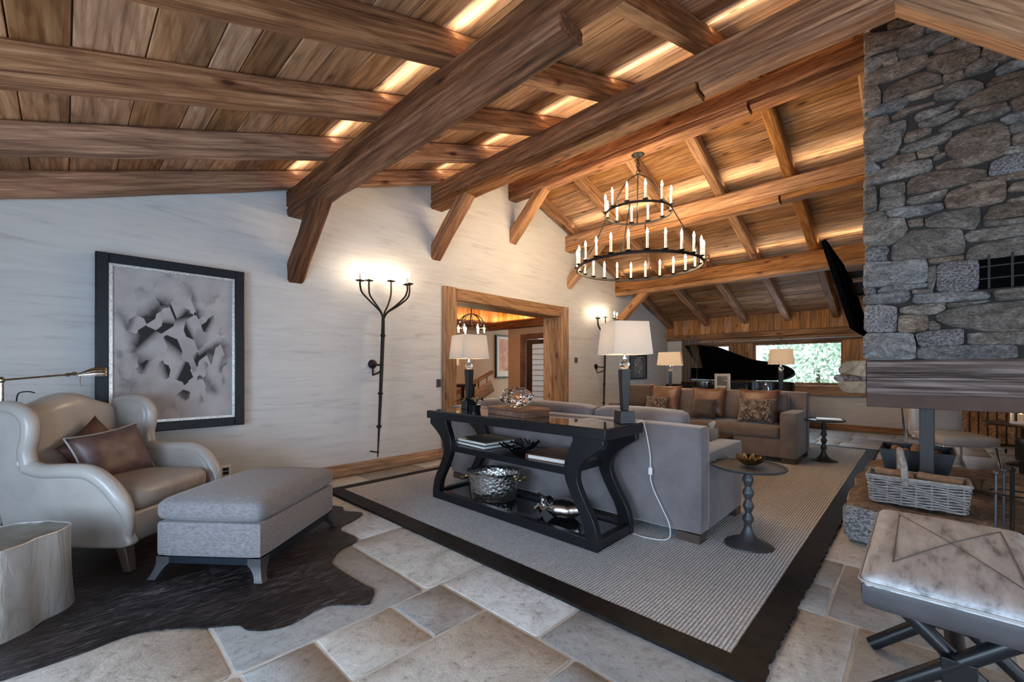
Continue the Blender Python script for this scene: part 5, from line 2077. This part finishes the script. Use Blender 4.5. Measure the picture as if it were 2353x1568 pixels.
sofa('sofa', 'mauve grey velvet sofa with its back to the black console table', (2.95, 2.40, .016), 0, 2.68, .95, VELVET, VELVET, [-.37])
sofa('sofa', 'taupe velvet sofa heaped with copper pillows in front of the piano', (7.12, 2.43, .016), PI, 2.66, .86, VELVET_B, VELVET_B, [-.02], bh=.885, ah=.645)
pz = .016
gp = 'pillows on the far sofa'
for (x, y, z, w, h, mt, lab, tl) in ((6.66, 2.95, .735, .50, .46, COPPER, 'copper satin pillow nearest the plaster wall on the far sofa', .30), (6.66, 2.29, .72, .50, .46, COPPER, 'copper satin pillow in the middle of the far sofa', .30), (6.66, 1.62, .715, .52, .46, COPPER, 'copper satin pillow behind the large fur pillow on the far sofa', .30)):
    pillow('throw_pillow', lab, mt, (x, y, z), (0, tl, 0), w, h, .17, gp)
for (x, y, z, w, h, mt, lab) in ((6.48, 3.02, .635, .38, .32, FUR, 'small fur pillow nearest the plaster wall on the far sofa'), (6.48, 2.29, .635, .36, .32, DARKVELVET, 'small dark velvet pillow in the middle of the far sofa'), (6.47, 1.60, .65, .46, .36, FUR, 'large patterned fur pillow at the right end of the far sofa')):
    pillow('throw_pillow', lab, mt, (x, y, z), (0, .38, 0), w, h, .15, gp)
pillow('throw_pillow', 'dark chocolate pillow against the left arm of the far sofa', VELVET_D, (6.72, 3.42, .75), (0, .28, .35), .48, .46, .2, gp)

# coffee table between the sofas with a tissue box
cf = thing('coffee_table', 'low dark coffee table between the two sofas', 'coffee table', (5.05, 2.40, .016))
MB().bb(-.45, .45, -.80, .80, .36, .41).build('top', DARKWOOD, cf, bevel=.005)
for sx in (-.4, .4):
    for sy in (-.74, .74):
        MB().box((sx, sy, .18), (.07, .07, .36)).build('leg', DARKWOOD, cf, bevel=.003)
tb = thing('tissue_box', 'grey cube tissue box on the coffee table', 'tissue box', (4.95, 1.66, .426), .2)
TISS = plain('grey_box', (.34, .33, .32), .5)
MB().rbox((0, 0, .065), (.13, .13, .13), .008, n=4).build('cube', TISS, tb, smooth=True, weld=True)
q = MB()
for k in range(5):
    a = k * 1.3
    q.add([(-.02 * math.cos(a), -.02 * math.sin(a), .125), (.02 * math.cos(a), .02 * math.sin(a), .125), (.045 * math.cos(a + .5), .045 * math.sin(a + .5), .175 + .01 * k), (-.03 * math.cos(a - .4), -.03 * math.sin(a - .4), .185)], [(0, 1, 2, 3)])
q.build('tissue', WHITE, tb)


# ------------------------------------------------------------------ bronze pedestal side tables
def side_table(label, loc):
    t = thing('side_table', label, 'side table', loc, 0, 'bronze pedestal tables')
    MB().lathe([(.001, .522), (.222, .522), (.23, .528), (.232, .540), (.226, .541), (.222, .532), (.001, .532)], 40).build('top', IRONBLUE, t, smooth=True, angle=.9)
    prof = [(.148, 0), (.15, .006), (.14, .012), (.09, .028), (.05, .055), (.032, .09), (.024, .12)]
    for k in range(4):
        z = .135 + k * .088
        prof += [(.020, z), (.033, z + .032), (.035, z + .044), (.030, z + .058), (.019, z + .080)]
    prof += [(.018, .50), (.03, .515), (.03, .523)]
    MB().lathe(prof, 18, fn=lambda a, z: 1 + .05 * math.sin(3 * a + z * 20)).build('pedestal', IRONBLUE, t, smooth=True, angle=1.3)
    return t


side_table('bronze pedestal table with gilt leaf dish beside the mauve sofa', (3.20, .84, .016))
side_table('far bronze pedestal table with a pale book beside the taupe sofa', (6.84, .902, .016))
ds = thing('leaf_dish', 'gilt crumpled leaf dish on the near pedestal table', 'dish', (3.21, .83, .016 + .533))
for k, (r0, r1, z1, n_) in enumerate(((.02, .095, .05, 9), (.015, .06, .055, 7))):
    def df(u, v):
        a = u * 2 * PI
        r = r0 + (r1 - r0) * v * (1 + .16 * math.sin(a * n_))
        return (r * math.cos(a), r * math.sin(a) * .85, .004 + z1 * v ** 1.5 * (1 + .35 * math.sin(a * n_ + 1)))
    MB().grid(df, 54, 5).build('leaf', GOLD if k == 0 else BRASS, ds, smooth=True, angle=1.5)
MB().tube(smoothpath([(-.02, .06, .03), (-.05, .12, .05), (-.06, .15, .06)], 4), .004, 6).build('stem', BRASS, ds, smooth=True)
bo = MB().bb(-.09, .09, -.13, .13, 0, .012).build('thin_book', WHITE, loc=(6.84, .85, .016 + .5425), rot=(0, 0, .2))
tag(bo, 'pale booklet lying on the far pedestal table', 'book')

# ------------------------------------------------------------------ leather bench in the foreground
bn = thing('bench_stool', 'grey distressed leather bench with stitched cross on black crossed legs', 'bench', (2.235, -.085, 0))
BL, BW = .925, .455
MB().rbox((0, 0, .480), (BL, BW, .095), .028, n=8).build('seat_side', STOOLSIDE, bn, smooth=True, weld=True)
MB().rbox((0, 0, .513), (BL - .004, BW - .004, .066), .032, n=14, puff=(0, 0, .012)).build('seat_top', STOOLTOP, bn, smooth=True, weld=True)
edge = []
rc = .03
for cx_, cy_, a0 in ((BL / 2 - rc, BW / 2 - rc, 0), (-BL / 2 + rc, BW / 2 - rc, PI / 2), (-BL / 2 + rc, -BW / 2 + rc, PI), (BL / 2 - rc, -BW / 2 + rc, 1.5 * PI)):
    for k in range(6):
        a = a0 + k * PI / 10
        edge.append((cx_ + rc * math.cos(a), cy_ + rc * math.sin(a)))
mid_ = ((edge[-1][0] + edge[0][0]) / 2, (edge[-1][1] + edge[0][1]) / 2)
edge = [mid_] + edge + [mid_]
MB().tube([(x, y, .520) for x, y in edge], .004, 6, cap=False).build('piping', PIPING, bn, smooth=True)
SEAM = plain('stitch_dark', (.10, .09, .09), .6)
ze = .5475


def seam(p, q2):
    n_ = 8
    L = []
    for i in range(n_ + 1):
        x, y = p[0] + (q2[0] - p[0]) * i / n_, p[1] + (q2[1] - p[1]) * i / n_
        gx, gy = x / (BL / 2), y / (BW / 2)
        L.append((x, y, .5465 + .012 * (1 - gx * gx) * (1 - gy * gy)))
    MB().tube(L, .0022, 5).build('seam', SEAM, bn, smooth=True)


c = [(-.30, .15), (.36, .15), (.36, -.15), (-.30, -.15)]
seam(c[0], c[1])
seam(c[2], c[3])
seam(c[0], c[2])
seam(c[1], c[3])
for x in (-.20, .20):
    for s in (-1, 1):
        q = MB().tube([(x + s * .018, s * .215, .44), (x + s * .018, -s * .235, .012)], .026, 12)
        q.build('leg', BLACK, bn, smooth=True)
    MB().box((x, -.008, .215), (.085, .085, .085)).build('hub', BLACK, bn, bevel=.004)
MB().tube([(-.20, -.008, .215), (.20, -.008, .215)], .027, 14).build('stretcher', STEEL, bn, smooth=True)
for sy in (-.16, .16):
    MB().bb(-.36, .36, sy - .02, sy + .02, .415, .436).build('rail', BLACK, bn)

# ------------------------------------------------------------------ two-tier chandelier
ch = thing('chandelier', 'two-tier wrought iron ring chandelier with rows of lit candle bulbs', 'chandelier', (4.93, 2.535, 3.88))
MB().lathe([(.001, -.035), (.02, -.034), (.045, -.02), (.075, -.008), (.08, 0), (.001, 0)], 20).build('canopy', IRON, ch, smooth=True)
zr1, zr2, R1, R2 = 3.15 - 3.88, 2.475 - 3.88, .40, .748
lnk = None
for k in range(5):
    z = -.045 - k * .042
    q = MB().ring((0, 0, 0), .019, .0055, 14, 5)
    q.v = [(x, z_, y * 1.35) for x, y, z_ in q.v] if k % 2 else [(z_, x, y * 1.35) for x, y, z_ in q.v]
    q.build('chain_link', IRON, ch, smooth=True, loc=(0, 0, z))
for k in range(3):
    a = 2 * PI * k / 3 + .5
    ca, sa = math.cos(a), math.sin(a)
    MB().tube(smoothpath([(0, 0, -.24), (.05 * ca, .05 * sa, -.27), (.16 * ca, .16 * sa, -.36), (.30 * ca, .30 * sa, -.58), (R1 * ca, R1 * sa, zr1 + .005)], 5), .0085, 6).build('hanger', IRON, ch, smooth=True)
for k in range(4):
    a = 2 * PI * k / 4 + .25
    ca, sa = math.cos(a), math.sin(a)
    MB().tube([(R1 * ca, R1 * sa, zr1), (R2 * ca, R2 * sa, zr2)], .007, 6).build('rod', IRON, ch, smooth=True)
    q = MB().tube(smoothpath([((R2 + .0) * ca, R2 * sa, zr2), ((R2 + .05) * ca, (R2 + .05) * sa, zr2 + .015), ((R2 + .06) * ca, (R2 + .06) * sa, zr2 + .05), ((R2 + .03) * ca, (R2 + .03) * sa, zr2 + .05)], 4), .006, 6)
    q.build('scroll', IRON, ch, smooth=True)
MB().ring((0, 0, zr1), R1, .011, 60, 6, .7, 1.5).build('upper_ring', IRON, ch, smooth=True)
MB().ring((0, 0, zr2), R2, .012, 90, 6, .7, 1.6).build('lower_ring', IRON, ch, smooth=True)
cc = None
for R, z, n_ in ((R1, zr1, 12), (R2, zr2, 24)):
    for k in range(n_):
        a = 2 * PI * (k + .3) / n_
        p = (R * math.cos(a), R * math.sin(a), z + .012)
        if cc is None:
            cc = MB().lathe([(.0135, .008), (.0135, .165), (.001, .168)], 10).build('candle', CANDLE, ch, smooth=True, loc=p)
            MB().lathe([(.001, 0), (.022, .002), (.036, .014), (.033, .016), (.012, .010), (.001, .010)], 12).build('drip_cup', IRON, cc, smooth=True)
            MB().lathe([(.001, .165), (.011, .175), (.0145, .194), (.008, .222), (.001, .242)], 8).build('bulb', BULB, cc, smooth=True)
        else:
            copy_tree(cc, ch).location = p

# ------------------------------------------------------------------ grand piano and the far end of the room
pn = thing('grand_piano', 'black grand piano with raised lid before the far window', 'piano', (8.9, 2.6, 0))
px0, py0 = 8.9, 2.6
outl = [(9.55, 3.30), (9.55, 2.2), (9.50, 1.85), (9.30, 1.66), (9.05, 1.70), (8.86, 1.95), (8.72, 2.25), (8.45, 2.52), (8.22, 2.75), (8.14, 3.0), (8.14, 3.30)]
sp = [(p.x, p.y) for p in smoothpath([(a - px0, b - py0, 0) for a, b in outl], 4)]
MB().prism(sp, .66, .98).build('rim', BLACKGLOSS, pn, bevel=.004)
MB().prism([(a * .95, b * .95) for a, b in sp], .975, .985).build('soundboard', GOLD, pn)
MB().bb(8.14 - px0, 9.55 - px0, 3.28 - py0, 3.60 - py0, .62, .80).build('key_bed', BLACKGLOSS, pn, bevel=.005)
MB().bb(8.24 - px0, 9.45 - px0, 3.42 - py0, 3.57 - py0, .80, .815).build('keys', WHITE, pn)
for s_ in (8.14, 9.47):
    MB().bb(s_ - px0, s_ + .08 - px0, 3.28 - py0, 3.60 - py0, .80, .93).build('cheek', BLACKGLOSS, pn, bevel=.01)
MB().bb(8.30 - px0, 9.40 - px0, 3.17 - py0, 3.19 - py0, .985, 1.24).build('music_desk', BLACKGLOSS, pn, bevel=.004)
lid = MB().prism([(a + px0 - 9.55, b) for a, b in sp], 0, .022).build('lid', BLACKGLOSS, pn, bevel=.003, loc=(9.55 - px0, 0, .99))
lid.rotation_euler = (0, math.radians(28.5), 0)
MB().tube([(8.25 - px0, 3.05 - py0, .98), (8.36 - px0, 3.05 - py0, 1.60)], .012, 6).build('lid_prop', BLACKGLOSS, pn, smooth=True)
for a, b in ((8.46, 3.25), (9.4, 3.25), (9.2, 1.95)):
    MB().lathe([(.02, 0), (.03, .05), (.035, .1), (.05, .5), (.065, .66)], 12, (a - px0, b - py0, 0)).build('leg', BLACKGLOSS, pn, smooth=True)
sb = thing('piano_bench', 'black piano bench left of the keyboard', 'bench', (8.85, 4.05, 0))
MB().rbox((0, 0, .46), (.75, .33, .08), .02, n=5).build('seat', BLACKGLOSS, sb, smooth=True, weld=True)
for sx in (-.32, .32):
    for sy in (-.12, .12):
        MB().box((sx, sy, .21), (.045, .045, .42)).build('leg', BLACKGLOSS, sb)
# table behind the far sofa
tt = thing('sofa_table', 'dark narrow table behind the far sofa', 'table', (7.40, 2.40, .016))
MB().bb(-.19, .19, -1.15, 1.15, .744, .784).build('top', DARKWOOD, tt, bevel=.004)
for sx in (-.15, .15):
    for sy in (-1.1, 1.1):
        MB().box((sx, sy, .372), (.05, .05, .744)).build('leg', DARKWOOD, tt)
pf_ = thing('photo_frame', 'ornate silver photo frame standing behind the far sofa', 'picture frame', (7.46, 2.34, .80), -.25)
q = MB()
q.bb(-.012, .012, -.135, -.09, 0, .34).bb(-.012, .012, .09, .135, 0, .34).bb(-.012, .012, -.09, .09, 0, .05).bb(-.012, .012, -.09, .09, .29, .34)
q.build('frame', GREYLINER, pf_, bevel=.006)
MB().bb(-.004, .004, -.09, .09, .05, .29).build('photo', PHOTO, pf_)
MB().box((.06, 0, .12), (.10, .04, .24)).build('stand', DARKWOOD, pf_)
jr = thing('glass_jar', 'small clear glass jar beside the lamp before the far window', 'jar', (7.40, 1.70, .80))
MB().lathe([(.001, 0), (.04, 0), (.045, .02), (.045, .13), (.03, .15), (.03, .17), (.025, .17), (.025, .145), (.038, .125), (.038, .02), (.001, .012)], 16).build('glass', CRYSTAL, jr, smooth=True)
MB().lathe([(.033, .17), (.033, .185), (.012, .19), (.012, .205), (.001, .207)], 14).build('lid', SILVER, jr, smooth=True)
dp = thing('framed_photo', 'dark framed photograph on the plaster wall near the far corner', 'picture', (9.13, YW - .02, 1.275))
q = MB()
q.bb(-.40, -.36, -.012, .018, -.285, .285).bb(.36, .40, -.012, .018, -.285, .285).bb(-.36, .36, -.012, .018, -.285, -.245).bb(-.36, .36, -.012, .018, .245, .285)
q.build('frame', BLACK, dp)
MB().bb(-.36, .36, .0, .015, -.245, .245).build('print', PHOTO, dp)


def curtain(label, y0, y1, x, z0, z1, nw):
    t = thing('curtain', label, 'curtain', (x, (y0 + y1) / 2, z0))

    def fn(u, v):
        y = (u - .5) * (y1 - y0)
        return (.045 * math.sin(u * nw * 2 * PI) * (.5 + .5 * (1 - v) + .2), y, v * (z1 - z0))
    c_ = MB().grid(fn, nw * 8, 6).build('drape', CURT, t, smooth=True, angle=1.5)
    s_ = c_.modifiers.new('solid', 'SOLIDIFY')
    s_.thickness = .006
    return t


curtain('taupe pleated curtain left of the piano lid', 3.86, 4.27, 10.60, .02, 1.95, 5)
curtain('brown curtain by the garden door seen under the hood', -.16, .08, 10.60, .02, 1.90, 4)
cr = thing('curtain_rail', 'pale curtain rail above the far window', 'curtain rail', (10.62, 2.45, 1.86))
MB().tube([(0, -1.75, 0), (0, 1.80, 0)], .012, 8).build('rod', PIPING, cr, smooth=True)
for y in (-1.7, -.3, 1.1, 1.75):
    MB().tube([(0, y, 0), (.10, y, 0)], .008, 6).build('bracket', IRON, cr, smooth=True)
    MB().blob((0, y, 0), (.018, .012, .018)).build('ring', IRON, cr, smooth=True)

# ------------------------------------------------------------------ the hall seen through the doorway
hp_ = thing('framed_poster', 'framed salmon coloured poster on the hall wall', 'picture', (8.22, 8.07, 1.56))
q = MB()
q.bb(-.38, -.345, -.02, .03, -.57, .57).bb(.345, .38, -.02, .03, -.57, .57).bb(-.345, .345, -.02, .03, -.57, -.535).bb(-.345, .345, -.02, .03, .535, .57)
q.build('frame', BLACK, hp_)
MB().bb(-.345, .345, 0, .02, -.535, .535).build('mat', MATBOARD, hp_)
MB().bb(-.24, .24, -.004, 0, -.38, .46).build('print', POSTER, hp_)
MB().lathe([(.001, -.3), (.09, -.26), (.13, -.1), (.06, .06), (.001, .1)], 14).build('dark_motif', BLACK, hp_, smooth=True).scale = (1, .03, 1)
hl = thing('hall_lantern', 'domed wrought iron pendant lantern with candles in the hall', 'pendant lamp', (5.46, 6.3, 1.98))
q = MB()
for k in range(8):
    a = 2 * PI * k / 8
    arc = [(.26 * math.cos(t) * math.cos(a), .26 * math.cos(t) * math.sin(a), .05 + .26 * math.sin(t)) for t in [i * PI / 2 / 8 for i in range(9)]]
    MB().tube(arc, .009, 6).build('rib', IRON, hl, smooth=True)
MB().ring((0, 0, .05), .26, .012, 36, 6).build('ring', IRON, hl, smooth=True)
MB().ring((0, 0, .16), .235, .008, 36, 6).build('ring', IRON, hl, smooth=True)
MB().tube([(0, 0, .30), (0, 0, .92)], .010, 6).build('chain', IRON, hl, smooth=True)
BULBH = emis('hall_bulb', (1, .78, .48), 60.0)
b0 = None
for k in range(6):
    a = 2 * PI * k / 6 + .3
    p = (.25 * math.cos(a), .25 * math.sin(a), -.03)
    if b0 is None:
        b0 = MB().lathe([(.012, -.02), (.012, .04), (.018, .05), (.02, .08), (.001, .12)], 10).build('candle_bulb', BULBH, hl, smooth=True, loc=p)
    else:
        share(b0, hl, p)
ht = thing('hall_console', 'black hall table under the lantern', 'table', (5.35, 7.1, 0))
MB().bb(-.75, .75, -.22, .22, .84, .90).build('top', BLACK, ht, bevel=.004)
for sx in (-.7, .7):
    for sy in (-.17, .17):
        MB().box((sx, sy, .42), (.05, .05, .84)).build('leg', BLACK, ht)
MB().bb(-.72, .72, -.2, .2, .40, .44).build('shelf', TRIMW, ht)
for k, (x, lab) in enumerate(((5.02, 'iron candle lantern at the left of the hall table'), (5.36, 'iron candle lantern in the middle of the hall table'))):
    t = thing('storm_lantern', lab, 'lantern', (x, 7.1, .90), 0, 'storm lanterns on the hall table')
    for a, b in ((-1, -1), (1, -1), (1, 1), (-1, 1)):
        MB().bb(a * .10 - .008, a * .10 + .008, b * .10 - .008, b * .10 + .008, 0, .44).build('post', BLACK, t)
    q = MB().bb(-.115, .115, -.115, .115, 0, .02).bb(-.115, .115, -.115, .115, .43, .45)
    q.build('frame', BLACK, t)
    MB().lathe([(.04, .02), (.04, .16), (.001, .16)], 12).build('candle', CANDLE, t, smooth=True)
vz = thing('hall_lamp', 'pale shaded lamp on the hall table', 'lamp', (5.72, 7.15, .90))
MB().lathe([(.001, 0), (.07, 0), (.05, .05), (.03, .12), (.05, .22), (.02, .30), (.01, .42), (.001, .42)], 16).build('base', CHROME, vz, smooth=True)
o = MB().lathe([(.11, .40), (.10, .66)], 20).build('shade', SHADE, vz, smooth=True)
o.modifiers.new('solid', 'SOLIDIFY').thickness = .004
nw_ = thing('stair_newel', 'sloping wooden stair rail rising in the hall', 'stair rail', (6.9, 7.7, 0))
timber('handrail', (-.9, .1, .55), (.55, .1, 1.15), .08, .09, TRIMW, nw_, jit=.002)
timber('string', (-.9, .1, .15), (.55, .1, .80), .06, .30, TRIMW, nw_, jit=.002)
for k in range(5):
    x = -.75 + k * .28
    z = .55 + (x + .9) * .41
    MB().bb(x - .015, x + .015, .085, .115, z - .35, z).build('baluster', TRIMW, nw_)
arm_t = thing('hall_chair', 'low brown armchair in the hall behind the console', 'armchair', (5.9, 5.75, 0), 2.2)
MB().rbox((0, 0, .28), (.62, .62, .30), .06, n=6).build('seat', BROWNLEATHER, arm_t, smooth=True, weld=True)
MB().rbox((-.27, 0, .60), (.14, .62, .48), .06, n=6).build('backrest', BROWNLEATHER, arm_t, smooth=True, weld=True)
for s_ in (-.29, .29):
    MB().rbox((.02, s_, .42), (.58, .10, .24), .045, n=5).build('arm', BROWNLEATHER, arm_t, smooth=True, weld=True)
for sx in (-.25, .25):
    for sy in (-.25, .25):
        MB().box((sx, sy, .065), (.05, .05, .13)).build('leg', FOOT, arm_t)

# ------------------------------------------------------------------ garden outside the far windows
gl = MB().bb(XW + .3, 30, -14, 18, -.5, -.3).build('garden_ground', LAWN)
tag(gl, 'lawn outside the far window', None, None, 'structure')


def shrub(label, loc, r, h, n_, seed):
    t = thing('garden_shrub', label, 'shrub', loc)
    rnd = random.Random(seed)
    m_ = MB()
    for k in range(n_):
        a, b = rnd.uniform(0, 2 * PI), math.acos(rnd.uniform(-.6, 1))
        q = rnd.uniform(.72, 1.0) * (1 + .18 * math.sin(3 * a + seed) * math.sin(2 * b))
        p = Vector((r * q * math.sin(b) * math.cos(a), r * q * math.sin(b) * math.sin(a), h * .55 + h * .5 * q * math.cos(b)))
        s = rnd.uniform(.05, .10)
        x = Vector((rnd.uniform(-1, 1), rnd.uniform(-1, 1), rnd.uniform(-1, 1))).normalized()
        y = x.orthogonal().normalized()
        m_.add([p - x * s, p + y * s * .5, p + x * s, p - y * s * .5], [(0, 1, 2, 3)])
    f_ = m_.build('foliage', LEAF, t)
    f_['kind'] = 'stuff'
    MB().tube([(0, 0, 0), (.05, .02, h * .6)], [.08, .04], 8).build('trunk', BARK, t, smooth=True)
    return t


shrub('large pale green shrub filling the middle of the far window', (13.6, 1.9, -.3), 1.35, 2.6, 2600, 1)
shrub('pale green shrub at the right of the far window', (16.2, -.2, -.3), 1.3, 2.4, 1700, 2)
shrub('bushy shrub at the left of the far window behind the piano', (16.0, 4.6, -.3), 1.4, 1.9, 1700, 3)
shrub('shrub outside the garden door', (13.4, -2.0, -.3), 1.0, 1.8, 1200, 4)
